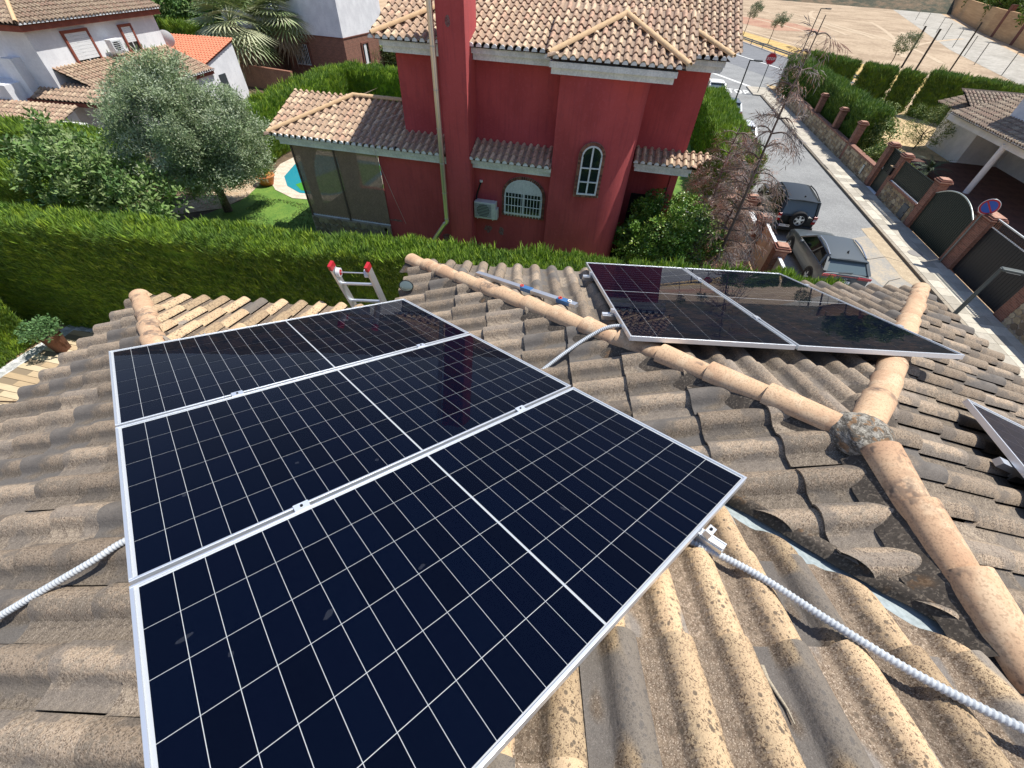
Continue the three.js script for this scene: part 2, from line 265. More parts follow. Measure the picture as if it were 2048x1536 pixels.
      const bg = new THREE.BufferGeometry(); bg.setAttribute('position', new THREE.Float32BufferAttribute(pos, 3)); bg.setAttribute('uv', new THREE.Float32BufferAttribute(uv, 2)); bg.setIndex(idx); bg.computeVertexNormals();
      const o = part('ridge_tile', bg, clay, own); const at = a.clone().addScaledVector(f, i * L / n); o.position.copy(at).add(V((r() - .5) * .012, .036 - low + r() * .008, (r() - .5) * .012));
      o.quaternion.setFromRotationMatrix(new THREE.Matrix4().lookAt(f, V(0, 0, 0), V(0, 1, 0))); o.rotateY((r() - .5) * .05); o.rotateZ((r() - .5) * .12);
    }
  };
  const K0 = V(1.81, roofY.M(1.81) + .02, -1.29), P = (n, x, z) => V(x, roofY[n](x, z) + .02, z);
  ridge(P('M', -1.32, -4.42), K0.clone().add(V(-.09, -.02, -.09)), 41, .35, .022);
  ridge(P('N', 4.93, -4.41), K0.clone().add(V(.09, -.02, -.09)), 42, .36, .022);
  ridge(K0.clone().add(V(0, 0, .12)), V(1.81, K0.y, -.33), 43, .33);
  ridge(P('F', -3.99, -3.42), P('F', .4, .967), 44, .35, .05);
  // lump of mortar where the three ridges meet, with lichen
  { const g = new THREE.SphereGeometry(.155, 40, 26, 0, Math.PI * 2, 0, Math.PI * .55), p = g.attributes.position; for (let i = 0; i < p.count; i++) { const x = p.getX(i), y = p.getY(i), z = p.getZ(i), k = 1 + .16 * (vn(x * 18 + 50, z * 18 + 50 + y * 9, 999, 999, 5) - .5) + .06 * (vn(x * 60 + 90, z * 60 + 90 + y * 30, 999, 999, 6) - .5); p.setXYZ(i, x * k * .95, y * k * .74, z * k * .95); } g.computeVertexNormals(); part('mortar_cap', g, lichenMortar, own, [1.8, K0.y - .0, -1.28]).rotation.y = .7; }
  // valley flashing and the broken mortar edge above it
  const va = V(-1.2, roofY.F(0, -3.324), -3.324), vb = V(1.79, roofY.F(0, -.334), -.334);
  { const g = []; const f = vb.clone().sub(va).normalize(), sd = V(-f.z, 0, f.x); for (const k of [-1, 1]) { const w2 = k * sd.z > 0 ? .16 : .05, a = va.clone(), b = vb.clone(), lift = w2 * T * .707 + (w2 > .1 ? .004 : -.008), c2 = vb.clone().addScaledVector(sd, k * w2).add(V(0, lift, 0)), d2 = va.clone().addScaledVector(sd, k * w2).add(V(0, lift, 0)); g.push(polyGeo([a, b, c2, d2])); } for (const q3 of g) q3.translate(0, -.006, 0); part('valley_flashing', merge(g), mottle([168, 178, 178], [142, 152, 152], .4, { seed: 61, grain: 10, rough: .55 }), own); }
  { const off = V(.03, .0, -.03); bed(va.clone().add(off).add(V(0, .012, 0)), vb.clone().add(off).add(V(0, .012, 0)), .045, .05, 71, 'mortar_edge', mortar, -.4); }
  { const s2 = new THREE.Shape(); s2.moveTo(.31, 0); s2.lineTo(-1.2, 0); s2.lineTo(-1.2, .55); s2.lineTo(.31, .0); part('verge_wall', uvm(new THREE.ExtrudeGeometry((() => { const q3 = new THREE.Shape(); q3.moveTo(-.32, K0.y - .08); q3.lineTo(1.2, K0.y - .08); q3.lineTo(1.2, roofY.F(0, 1.2) + .03); q3.lineTo(-.32, roofY.F(0, -.32) + .03); return q3; })(), { depth: .05, bevelEnabled: false }).rotateY(-Math.PI / 2).translate(1.9, 0, 0)), mortar, own); }
  // rubble of mortar where the ridge runs into the slope
  { const g = new THREE.IcosahedronGeometry(.2, 5), p = g.attributes.position; for (let i = 0; i < p.count; i++) { const x = p.getX(i), y = p.getY(i), z = p.getZ(i), k = 1 + .5 * (vn(x * 9 + 30, z * 9 + y * 6 + 30, 999, 999, 15) - .5) + .14 * (vn(x * 40 + 90, z * 40 + 90 + y * 30, 999, 999, 16) - .5); p.setXYZ(i, x * k, y * k * .35, z * k * 1.1); } g.computeVertexNormals(); part('mortar_rubble', g, mottle([96, 90, 82], [40, 37, 34], .12, { f1: 8, f2: 40, fine: .7, seed: 17, grain: 70, bump: .005 }), own, [1.86, K0.y - .03, -.22]); }
}

// ---------- solar panels ----------
const cellTones = [[.0005, .002, .0085], [.0006, .0024, .01], [.0005, .0017, .0072], [.0006, .0021, .0092]].map((c) => MP(new THREE.Color().setRGB(...c), .9, { specularIntensity: .05 }));
const backMat = M(new THREE.Color().setRGB(.42, .44, .46), .6);
const glassMat = MP(0xffffff, 0, { transmission: 1, thickness: 0, ior: 1.17 });
const smearMat = M(0xb4bccb, .9, { transparent: true, opacity: .035 });
const frameMat = M(new THREE.Color(.80, .83, .86), .38, { metalness: .75 });
const PL = 2.278, PW = 1.134;
const cellGeo = new THREE.PlaneGeometry(.0908, .1812).rotateX(-Math.PI / 2), busGeo = null;
function solarPanel(label, origin, u, v, group, seed) { // origin: a top corner; u along the long side, v along the short side
  const n = v.clone().cross(u).normalize(); if (n.y < 0) n.negate();
  const g = thing('solar_panel', label, 'solar panel', [0, 0, 0], 0, group), r = rngOf(seed);
  const p = ownPlace(origin.x, origin.y, origin.z), rot = new THREE.Matrix4().makeRotationY(YAW);
  const zz = u.clone().cross(n); // local x=u, y=n, z=u x n
  const sgn = zz.dot(v) > 0 ? 1 : -1; const m = rot.multiply(new THREE.Matrix4().makeBasis(u, n, zz)); g.quaternion.setFromRotationMatrix(m); g.position.copy(p);
  const z = (t) => t * sgn;
  for (const [x0, x1, z0, z1] of [[0, PL, 0, .011], [0, PL, PW - .011, PW], [0, .011, .011, PW - .011], [PL - .011, PL, .011, PW - .011]]) { const fg = new RoundedBoxGeometry(x1 - x0, .035, z1 - z0, 1, .0015).translate((x0 + x1) / 2, -.0175, z((z0 + z1) / 2)); part('frame_rail', fg, frameMat, g); }
  part('back_sheet', plainBox(PL - .02, .004, PW - .02, PL / 2, -.0095, z(PW / 2)), backMat, g);
  const px = (PL / 2 - .022 - .004) / 12, pz = (PW - .034) / 6;
  for (let h = 0; h < 2; h++) for (let i = 0; i < 12; i++) for (let j = 0; j < 6; j++) {
    const o = part('cell', cellGeo, cellTones[Math.floor(r() * 4)], g); o.position.set((h ? PL / 2 + .004 : .022) + (i + .5) * px, -.0066, z(.017 + (j + .5) * pz));
  }
  const pane = new THREE.PlaneGeometry(PL - .021, PW - .021).rotateX(-Math.PI / 2).translate(PL / 2, -.0035, z(PW / 2)); part('glass', pane, glassMat, g);
  for (let k = 0; k < 6; k++) { const s = new THREE.Shape(), cx = rr(.1, PL - .1, r), cz = rr(.06, PW - .06, r), a = rr(0, 3.14, r), w = rr(.006, .012, r), l = rr(.01, .024, r); for (let i = 0; i < 12; i++) { const t = 6.283 * i / 12, d = rr(.75, 1.1, r), x = Math.cos(t) * w * d, y = Math.sin(t) * l * d; i ? s.lineTo(x, y) : s.moveTo(x, y); } part('dust_smear', new THREE.ShapeGeometry(s).rotateX(-Math.PI / 2).rotateY(a).translate(cx, -.0028, z(cz)), smearMat, g); }
  return g;
}
{
  const u = V(.72658, -.21458, -.65272).normalize(), n = V(.003, .951, -.309).normalize(); let v = u.clone().cross(n).normalize(); if (v.x < 0) v.negate();
  const o = V(-2.827, 9 - 2.008, -1.966), where = ['solar panel of the front three that lies farthest from the viewer', 'middle one of the three front solar panels', 'nearest and largest solar panel filling the lower middle'];
  for (let k = 0; k < 3; k++) solarPanel(where[k], o.clone().addScaledVector(v, k * 1.154), u, v, 'front solar array', 50 + k);
  const q = (a, b, h) => ownPlace(...o.clone().addScaledVector(u, a).addScaledVector(v, b).addScaledVector(n, h).toArray());
  // two rails under the panels with their clamps
  [['aluminium mounting rail under the left halves of the front panels', .55], ['aluminium mounting rail poking out past the right corner of the nearest panel', 1.80]].forEach(([lb, a]) => {
    const t = thing('mounting_rail', lb, 'rail', [0, 0, 0], 0, 'rails of the front array');
    const s0 = q(a, -.12, -.058), s1 = q(a, 3.545, -.058), prof = []; prof.push(strut(s0, s1, .040, .034)); part('rail', prof[0], alu, t);
    for (const k of [-1, 1]) part('rail_lip', strut(q(a + k * .017, -.12, -.037), q(a + k * .017, 3.545, -.037), .006, .006), alu, t);
    for (const b of [1.144, 2.298]) { const c = part('mid_clamp', strut(q(a - .03, b, .003), q(a + .03, b, .003), .036, .005), frameMat, t); part('bolt', bar(q(a, b, .004), q(a, b, .011), .006, 6), darkMetal, c); }
    const e = part('end_clamp', strut(q(a - .025, 3.472, -.012), q(a + .025, 3.472, -.012), .03, .03), frameMat, t); part('bolt', bar(q(a, 3.475, .003), q(a, 3.475, .012), .006, 6), darkMetal, e);
    for (const b of [.1, 1.3, 2.6, 3.3]) part('roof_hook', strut(q(a, b, -.075), q(a, b, -.17), .03, .006), alu, t);
  });
  const u2 = V(0, Math.sin(17.9 * D), Math.cos(17.9 * D)), v2 = V(1, 0, 0), o2 = V(.786, 9 - 2.452, -4.31);
  ['left solar panel of the pair on the far slope, mirroring the red house', 'right solar panel of the pair on the far slope, nearest the street'].forEach((lb, k) => solarPanel(lb, o2.clone().addScaledVector(v2, k * 1.154), u2, v2, 'far solar array', 60 + k));
  const n2 = V(0, Math.cos(17.9 * D), -Math.sin(17.9 * D)), q2 = (a, b, h) => ownPlace(...o2.clone().addScaledVector(u2, a).addScaledVector(v2, b).addScaledVector(n2, h).toArray());
  [['lower aluminium rail under the far pair of panels', .5], ['upper aluminium rail sticking out left of the far pair of panels', 1.72]].forEach(([lb, a]) => { const t = thing('mounting_rail', lb, 'rail', [0, 0, 0], 0, 'rails of the far array'); part('rail', strut(q2(a, -.09, -.06), q2(a, 2.38, -.06), .045, .04), alu, t); for (const k of [-1, 1]) part('rail_lip', strut(q2(a + k * .019, -.09, -.037), q2(a + k * .019, 2.38, -.037), .006, .006), alu, t); part('mid_clamp', strut(q2(a - .03, 1.144, .003), q2(a + .03, 1.144, .003), .036, .005), frameMat, t); for (const b of [-.012, 2.3]) part('end_clamp', strut(q2(a - .02, b, -.012), q2(a + .02, b, -.012), .03, .03), frameMat, t); for (const b of [.3, 1.2, 2.1]) part('roof_hook', strut(q2(a, b, -.08), q2(a, b, -.15), .03, .006), alu, t); });
  const u3 = V(-.195, .063, .979).normalize(), n3 = V(T, 1, 0).normalize(); let v3 = n3.clone().cross(u3).normalize(); if (v3.x < 0) v3.negate();
  solarPanel('solar panel cut off by the right edge of the picture', V(2.93, 9 - 1.843, -1.818), u3, v3, undefined, 70);
  { const t = thing('mounting_rail', 'rail under the solar panel at the right edge of the picture', 'rail'); const o3 = V(2.93, 9 - 1.843, -1.818), q3 = (a, b, h) => ownPlace(...o3.clone().addScaledVector(u3, a).addScaledVector(v3, b).addScaledVector(n3, h).toArray()); for (const a of [.5, 1.7]) { part('rail', strut(q3(a, -.06, -.06), q3(a, 1.2, -.06), .045, .04), alu, t); for (const b of [.1, 1.0]) part('roof_hook', strut(q3(a, b, -.08), q3(a, b, -.2), .03, .006), alu, t); } }
}
// grey corrugated conduits
{
  const grey = mottle([196, 200, 202], [178, 183, 186], .3, { seed: 83, grain: 6, rough: .6 });
  function conduit(label, pts, r = .0145) {
    const c = new THREE.CatmullRomCurve3(pts.map((p) => ownPlace(p[0], 9.016 + p[1], p[2]))), L = c.getLength(), n = Math.round(L / .0035), K = 12, g = new THREE.TubeGeometry(c, n, r, K, false), p = g.attributes.position;
    for (let i = 0; i <= n; i++) { const ce = c.getPointAt(i / n), k = 1 + .1 * (((i % 4) < 2) ? 1 : -1); for (let j = 0; j <= K; j++) { const q = i * (K + 1) + j; p.setXYZ(q, ce.x + (p.getX(q) - ce.x) * k, ce.y + (p.getY(q) - ce.y) * k, ce.z + (p.getZ(q) - ce.z) * k); } }
    g.computeVertexNormals(); single('corrugated_conduit', label, 'conduit', g, grey);
  }
  conduit('grey corrugated conduit crossing the tiles at the lower right', [[.62, -1.80, -.86], [.76, -1.75, -.76], [.833, -1.722, -.709], [1.008, -1.672, -.587], [1.189, -1.604, -.405], [1.342, -1.556, -.265], [1.49, -1.523, -.166], [1.579, -1.50, -.111], [1.78, -1.46, .01]]);
  conduit('grey corrugated conduit leaving the left edge of the panels', [[-1.4, -1.80, -.75], [-1.656, -1.838, -.625], [-1.742, -1.858, -.55], [-1.909, -1.91, -.436], [-2.08, -1.978, -.337], [-2.3, -2.05, -.2]]);
  conduit('grey corrugated conduit bridging the front panels and the far pair', [[.12, -2.17, -2.05], [.239, -2.115, -2.138], [.387, -2.045, -2.246], [.576, -1.965, -2.364], [.70, -1.905, -2.40], [.829, -1.89, -2.406], [.98, -1.92, -2.42]], .0135);
}
// ladder leaning on the eaves
{
  const t = thing('ladder', 'aluminium ladder with red end caps rising above the eaves', 'ladder', [0, 0, 0], 0), red = M(0xb8232c, .45), L0 = [-1.855, 6.82, -3.5], R0 = [-1.492, 6.827, -3.5], lean = V(.03, -1, -.30).normalize();
  const at = (b, s) => { const p = V(...b).addScaledVector(lean, s); return ownPlace(p.x, p.y, p.z); };
  for (const b of [L0, R0]) { part('side_rail', strut(at(b, .05), at(b, 6.9), .028, .075), alu, t); const cp = part('end_cap', strut(at(b, -.02), at(b, .04), .032, .08), red, t); part('roller', bar(at([b[0] + (b === L0 ? .02 : -.055), b[1], b[2]], .1), at([b[0] + (b === L0 ? .055 : -.02), b[1], b[2]], .1), .045, 18), trimWhite, t); part('roller_hub', bar(at([b[0] + (b === L0 ? .05 : -.06), b[1], b[2]], .1), at([b[0] + (b === L0 ? .06 : -.05), b[1], b[2]], .1), .028, 14), red, t); }
  part('roller_axle', bar(at(L0, .1), at(R0, .1), .007), alu, t);
  for (let k = 0; k < 24; k++) part('rung', bar(at(L0, .27 + k * .28), at(R0, .27 + k * .28), .016, 10), alu, t);
}
// small oval mirror on a green stick at the valley end
{
  const t = thing('stick_mirror', 'small oval mirror with dark rim on a green stick beside the panels', 'mirror'), g = new THREE.SphereGeometry(.074, 28, 10).scale(1, .78, .12), c = ownPlace(-1.205, 9 - 2.51, -3.7);
  part('lens', g, MP(0x8a968c, .12, { metalness: .5 }), t, c.toArray(), [-.5, .2, 0]); part('rim', new THREE.TorusGeometry(.074, .006, 8, 32).scale(1, .78, 1), darkMetal, t, c.toArray(), [-.5, .2, 0]);
  part('stick', bar(ownPlace(-1.215, 9 - 2.57, -3.7), ownPlace(-1.235, 6.1, -3.72), .008), M(0x4f8a72, .5), t);
}
// wrapped aluminium profile lying along the ridge
{
  const t = thing('metal_profile', 'long aluminium profile with blue label wrap lying along the ridge', 'profile'), a = V(-.435, 6.65, -3.775), b = V(.52, 6.93, -2.9), f = b.clone().sub(a);
  const P = (s, h = 0) => { const p = a.clone().addScaledVector(f, s).add(V(0, h, 0)); return ownPlace(p.x, p.y, p.z); };
  part('bar', strut(P(0), P(1), .05, .035), alu, t); const blue = M(0x3f6c9c, .5), red = M(0xc8402c, .5);
  for (const [s, e] of [[.5, .6], [.84, .95]]) { const l = part('label', strut(P(s, .0025), P(e, .0025), .053, .038), blue, t); }
  for (const s of [.5, .86, .94]) part('label_emblem', new THREE.TorusGeometry(.014, .006, 6, 16).rotateX(-Math.PI / 2), s > .9 ? M(0xe7e2da, .5) : red, t, P(s, .026).toArray());
}
// litter on the tiles
{
  const r = rngOf(91);
  const bits = [['splinter', 'weathered wood splinter lying in a tile trough at lower right', .905, -.19, .16, .3], ['dry_twig', 'thin dry twig between two tile ribs near the bottom edge', 1.0, .02, .13, .25]];
  for (const [n, lb, x, z, len, an] of bits) { const y = roofY.F(0, z) + .028, g = new THREE.CylinderGeometry(.002, .011, len, 6, 4).rotateX(Math.PI / 2 - 17.9 * D).rotateY(an), p = g.attributes.position; for (let i = 0; i < p.count; i++) p.setX(i, p.getX(i) + .006 * Math.sin(p.getZ(i) * 40)); const o = ownPlace(x, y, z); single(n, lb, 'litter', g, mottle([196, 184, 160], [120, 108, 90], .1, { seed: 92 }), o.toArray()); }
}
// ---------- ground ----------
const soil = mottle([196, 170, 138], [168, 140, 108], 9, { size: 512, f1: 5, f2: 60, seed: 201, grain: 26 });
structure('terrain', new THREE.PlaneGeometry(1600, 1600).rotateX(-Math.PI / 2).translate(0, -.02, -400), (() => { const m = soil.clone(); m.map = soil.map.clone(); m.map.repeat.set(1600 / 9, 1600 / 9); return m; })());
const grassMat = mottle([74, 112, 36], [112, 138, 52], 1.6, { size: 512, f1: 4, f2: 60, fine: .65, seed: 205, grain: 50 });
const gardenSoil = mottle([112, 92, 70], [78, 64, 48], 2, { seed: 207, grain: 34 });
structure('garden_soil', ground([[-60, -7.6], [7, -9], [7, -60], [-60, -60]], -.006), gardenSoil);
structure('lawn', ground([[-20, -8.5], [1.5, -10.0], [1.5, -17], [6.8, -17], [6.8, -42], [-18.6, -34], [-18.2, -21.5], [-17.3, -17]], .012), grassMat);
structure('bare_strip', ground([[-19.9, -14.2], [-17.6, -16], [-17.3, -17.5], [-18.0, -20.3], [-19.5, -20.5], [-19.5, -17]], .018), mottle([206, 186, 158], [158, 132, 102], 1.2, { seed: 209, grain: 30 }));

// ---------- foliage ----------
function blades(list) { // list of [base, tip, width vector] -> folded leaves
  const pos = []; for (const [a, b, w, bend] of list) { const m = a.clone().lerp(b, .5).add(bend ?? V(0, 0, 0)), l = m.clone().add(w), r = m.clone().sub(w); for (const t of [a, l, m, a, m, r, l, b, m, m, b, r]) pos.push(t.x, t.y, t.z); }
  const g = new THREE.BufferGeometry(); g.setAttribute('position', new THREE.Float32BufferAttribute(pos, 3)); g.computeVertexNormals(); return g;
}
function sprayGeo(seed, n, len, wid, spread) { const r = rngOf(seed), L = []; for (let i = 0; i < n; i++) { const a = rr(0, 6.28, r), e = rr(-.4, 1.2, r), d = V(Math.cos(a) * Math.cos(e), Math.sin(e), Math.sin(a) * Math.cos(e)), s = d.clone().multiplyScalar(spread * r()), t = rr(0, 6.28, r), side = V(Math.cos(t), Math.sin(t), Math.sin(t * 2)).cross(d).normalize().multiplyScalar(wid * rr(.7, 1.2, r)); L.push([s, s.clone().addScaledVector(d, len * rr(.7, 1.2, r)), side, side.clone().cross(d).multiplyScalar(.35)]); } return blades(L); }
function frondGeo(seed, n, len, wid) { const r = rngOf(seed), L = []; for (let i = 0; i < n; i++) { const a = rr(0, 6.28, r), d = V(Math.cos(a) * .42, 1, Math.sin(a) * .42).normalize(), s = V(rr(-.3, .3, r) * len, rr(-.2, .25, r) * len, rr(-.3, .3, r) * len), side = V(-Math.sin(a), 0, Math.cos(a)).multiplyScalar(wid); L.push([s, s.clone().addScaledVector(d, len * rr(.7, 1.25, r)), side]); } return blades(L); }
function cloud(name, geo, mat, parent, places, tones, r) { // places: [Vector3, Quaternion, scale]
  const im = new THREE.InstancedMesh(geo, mat, places.length), m = new THREE.Matrix4(), c = new THREE.Color(); im.name = name;
  places.forEach(([p, q, s, t], i) => { m.compose(p, q, V(s, s, s)); im.setMatrixAt(i, m); const k = t ?? Math.floor(r() * tones.length), f = rr(.8, 1.2, r); c.setRGB(tones[k][0] * f, tones[k][1] * f, tones[k][2] * f); im.setColorAt(i, c); });
  im.userData.kind = 'stuff'; parent.add(im); return im;
}
const leafMat = MP(0xffffff, .75, { side: THREE.DoubleSide, transmission: .25, thickness: 0 });
const coneMat = MP(0xffffff, .85, { side: THREE.DoubleSide, transmission: .22, thickness: 0 });
const twist = (r, up = 0) => new THREE.Quaternion().setFromEuler(new THREE.Euler(rr(-up, up, r), rr(0, 6.28, r), rr(-up, up, r)));
const hedgeGeo = frondGeo(3, 7, .15, .011), hedgeCore = M(new THREE.Color().setRGB(.165, .27, .014), 1);
const GREEN = [[.16, .27, .012], [.21, .33, .014], [.105, .2, .012], [.27, .38, .018], [.125, .23, .018]];
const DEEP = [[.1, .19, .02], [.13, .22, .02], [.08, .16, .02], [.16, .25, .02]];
// trimmed cypress hedge along a line; profile slightly uneven
function hedge(label, a, b, wid, hgt, { density = 120, size = 1, tones = GREEN, seed = 1, faces = ['top', 'l', 'r', 'ends'], bare = .0, wave = .12, group } = {}) {
  const A = V(a[0], 0, a[1]), B = V(b[0], 0, b[1]), d = B.clone().sub(A), L = d.length(), turn = Math.atan2(-d.z, d.x), g = thing('hedge', label, 'hedge', [a[0], 0, a[1]], turn, group), r = rngOf(seed);
  // local: x along, z across
  const hAt = (x) => hgt + wave * (fbm(x / 40 + .5, .3, 40, seed, 3) - .5) * 2, wAt = (x, y) => wid / 2 * (1 + .14 * (fbm(x / 40 + .5, y / 10, 60, seed + 4, 2) - .5) * 2);
  const n = Math.max(2, Math.ceil(L / .4)), pos = [], idx = [];
  for (let i = 0; i <= n; i++) { const x = L * i / n, h = hAt(x) - .07 * size, w = wAt(x, 1) - .06 * size; for (const [z, y] of [[-w, 0], [-w, h * .5], [-w * .97, h], [w * .97, h], [w, h * .5], [w, 0]]) pos.push(x, y, z); }
  for (let i = 0; i < n; i++) for (let j = 0; j < 5; j++) { const o = i * 6 + j; idx.push(o, o + 1, o + 6, o + 1, o + 7, o + 6); }
  for (const o of [0, n * 6]) for (let j = 1; j < 5; j++) idx.push(o, o + j, o + j + 1);
  const cg = new THREE.BufferGeometry(); cg.setAttribute('position', new THREE.Float32BufferAttribute(pos, 3)); cg.setIndex(idx); cg.computeVertexNormals(); part('core', cg, hedgeCore, g);
  const places = [], put = (p, out, s) => { const tilt = V(out.x * rr(.1, .55, r) + rr(-.22, .22, r), 1, out.z * rr(.1, .55, r) + rr(-.22, .22, r)).normalize(), q = new THREE.Quaternion().setFromUnitVectors(V(0, 1, 0), tilt).multiply(new THREE.Quaternion().setFromAxisAngle(V(0, 1, 0), rr(0, 6.28, r))); const nz = fbm(p.x / 30 + .1, (p.y + p.z * .7) / 30 + .1, 36, seed + 23, 3), tn = r() < .6 ? Math.min(tones.length - 1, Math.floor(ss(.3, .7, nz) * tones.length)) : undefined; places.push([p, q, s * size, tn]); };
  const gap = (x, y) => bare && fbm(x / 20, y / 20, 24, seed + 8, 3) > 1 - bare;
  if (faces.includes('top')) for (let i = 0; i < L * wid * density * 1.15; i++) { const x = r() * L, z = (r() - .5) * 2 * wAt(x, 2); put(V(x, hAt(x) - .1 * size + r() * .06 + size * .2 * (fbm(x / 30, z / 30 + .3, 50, seed + 22, 3) - .5), z), V(0, 0, 0), rr(.75, 1.35, r) * (r() < .06 ? 1.6 : 1)); }
  for (const [f, sgn] of [['l', -1], ['r', 1]]) if (faces.includes(f)) for (let i = 0; i < L * hgt * density; i++) { const x = r() * L, y = r() * hAt(x); if (gap(x, y)) continue; put(V(x, y - .06, sgn * (wAt(x, y) - .03 * r() + size * .16 * (fbm(x / 30, y / 30, 44, seed + 21, 3) - .5))), V(0, 0, sgn), rr(.7, 1.2, r) * (r() < .03 ? 1.7 : 1)); }
  if (faces.includes('ends')) for (const x of [0, L]) for (let i = 0; i < wid * hgt * density; i++) { const y = r() * hgt, z = (r() - .5) * wid; put(V(x, y - .06, z), V(x ? 1 : -1, 0, 0), rr(.7, 1.2, r)); }
  cloud('foliage', hedgeGeo, coneMat, g, places, tones, r); return g;
}
function tube(pts, r0, r1, n = 10, k = 7) { const c = new THREE.CatmullRomCurve3(pts), g = new THREE.TubeGeometry(c, n, 1, k, false), p = g.attributes.position; for (let i = 0; i <= n; i++) { const o = c.getPointAt(i / n), R = mix(r0, r1, i / n); for (let j = 0; j <= k; j++) { const q = i * (k + 1) + j; p.setXYZ(q, o.x + (p.getX(q) - o.x) * R, o.y + (p.getY(q) - o.y) * R, o.z + (p.getZ(q) - o.z) * R); } } g.computeVertexNormals(); return g; }
const bark = mottle([112, 98, 82], [70, 60, 50], .5, { seed: 221, grain: 40, bump: .01 });
// broadleaf tree: lobes = [x, y, z, rx, ry, rz] relative to the base
function tree(name, label, cat, base, { lobes, clumps, per, clumpR, leaf, tones, trunkR = .12, trunkH, seed, limbs = 7, group, mat = leafMat, fill = .35, up = .9 }) {
  const g = thing(name, label, cat, [base[0], 0, base[1]], 0, group), r = rngOf(seed), places = [], cs = [], tot = lobes.reduce((s, l) => s + l[3] * l[4] * l[5], 0);
  for (const l of lobes) { const n = Math.round(clumps * l[3] * l[4] * l[5] / tot); for (let i = 0; i < n; i++) { const a = rr(0, 6.28, r), y = rr(-1, 1, r), q = Math.sqrt(1 - y * y), rad = fill > r() ? Math.cbrt(r()) * .85 : rr(.82, 1.08, r); cs.push(V(l[0] + Math.cos(a) * q * l[3] * rad, l[1] + y * l[4] * rad, l[2] + Math.sin(a) * q * l[5] * rad)); } }
  for (const c of cs) { const s = clumpR * rr(.6, 1.3, r), tone = r() < .7 ? undefined : Math.floor(r() * tones.length); for (let i = 0; i < per; i++) { const p = V(rr(-1, 1, r), rr(-1, 1, r), rr(-1, 1, r)); if (p.length() > 1) p.normalize(); places.push([p.multiplyScalar(s).add(c), twist(r, up), rr(.75, 1.3, r), tone]); } }
  cloud('crown', leaf, mat, g, places, tones, r);
  const top = lobes.reduce((s, l) => Math.max(s, l[1]), 0), th = trunkH ?? top * .6, tp = [V(0, -.05, 0), V(.08, th * .5, .05), V(.0, th, -.05)]; const tk = part('trunk', tube(tp, trunkR, trunkR * .7), bark, g);
  for (let i = 0; i < limbs; i++) { const c = cs[Math.floor(r() * cs.length)]; if (c) part('limb', tube([V(0, th * rr(.7, 1, r), 0), c.clone().multiplyScalar(.5).add(V(0, th * .4, 0)), c], trunkR * .5, trunkR * .12, 7, 5), bark, tk); }
  return g;
}
// grass blades over the visible lawn
{ const r = rngOf(231), pl = []; const gg = frondGeo(8, 6, .055, .006); for (let i = 0; i < 9000; i++) { const x = rr(-16.5, -11.5, r), z = rr(-17.7, -10, r); if (fbm(x / 20, z / 20, 12, 3) < .42) continue; pl.push([V(x, .015, z), twist(r, .3), rr(.6, 1.3, r)]); } const o = cloud('grass', gg, coneMat, scene, pl, [[.10, .19, .03], [.14, .22, .04], [.18, .22, .06], [.08, .15, .03]], r); tag(o, 'short green lawn blades beside the red house porch', 'grass'); }

// ---------- hedges ----------
hedge('long tall green hedge between the tiled roof and the red house', [-24, -6.78], [1.0, -9.68], 1.0, 3.5, { density: 330, size: .95, seed: 31, faces: ['top', 'r', 'ends', 'l'], wave: .12 });
hedge('low tufted hedge stub behind the far solar panels', [1.3, -9.95], [6.7, -10.55], .9, 3.45, { density: 200, seed: 32, wave: .28 });
hedge('green hedge standing along the wooden terrace at the left edge', [-16.9, -6.3], [-16.5, 1.5], 1.0, 2.5, { density: 220, seed: 33 });
hedge('bushy hedge at the left edge behind the long tall hedge', [-30, -12.4], [-20.5, -12.9], 1.6, 2.2, { density: 90, size: 1.3, seed: 34, wave: .3 });
hedge('dark hedge at the left edge below the white house', [-40, -17.0], [-22.5, -17.0], 1.4, 2.2, { density: 70, size: 1.5, seed: 35, wave: .2 });
hedge('tall clipped hedge behind the pool, left of the red house', [-19.4, -20.2], [-20.9, -34.5], 1.3, 2.6, { density: 75, size: 1.7, seed: 36, bare: .25, group: 'hedges round the pool garden' });
hedge('clipped hedge closing the pool garden behind the porch roof', [-20.6, -35], [-9, -36], 1.3, 2.6, { density: 60, size: 1.7, seed: 37, bare: .25, group: 'hedges round the pool garden' });
hedge('dark hedge block in front of the brick and white house', [-29.5, -44.2], [-26.4, -44.6], 1.4, 2.4, { density: 50, size: 1.9, seed: 38 });
hedge('hedge in the shade behind the orange roofed outbuilding', [-50, -41.5], [-36.8, -41.8], 1.3, 3.4, { density: 45, size: 2, seed: 39 });
hedge('tall green hedge between the red house and the street', [6.7, -23], [6.9, -38.6], 1.6, 2.7, { density: 90, size: 1.5, seed: 40 });
// ---------- the red house ----------
const redWall = (() => { const t = makeTex(512, 512, (u, v, x, y) => { const n = fbm(u, v, 3, 401), f = fbm(u, v, 40, 411, 3); let c = mix3([184, 80, 80], [168, 70, 71], ss(.25, .75, n)); c = mix3(c, [188, 88, 91], ss(.55, .75, f) * .4); c = mix3(c, [146, 62, 66], ss(.5, .8, vn(u * 60, v * 4, 60, 4, 431) * .6 + f * .4) * .35); return c.map((q) => q + (hash(x, y, 2) - .5) * 9); }); t.repeat.set(.4, .4); const b = makeTex(256, 256, (u, v, x, y) => 255 * (.6 * fbm(u, v, 60, 421, 2) + .4 * hash(x, y, 3)), false); b.repeat.set(.7, .7); return M(0xffffff, .92, { map: t, bumpMap: b, bumpScale: .004 }); })();
const stain = mottle([128, 106, 104], [112, 52, 54], .5, { seed: 431, grain: 30, f1: 6, f2: 30 });
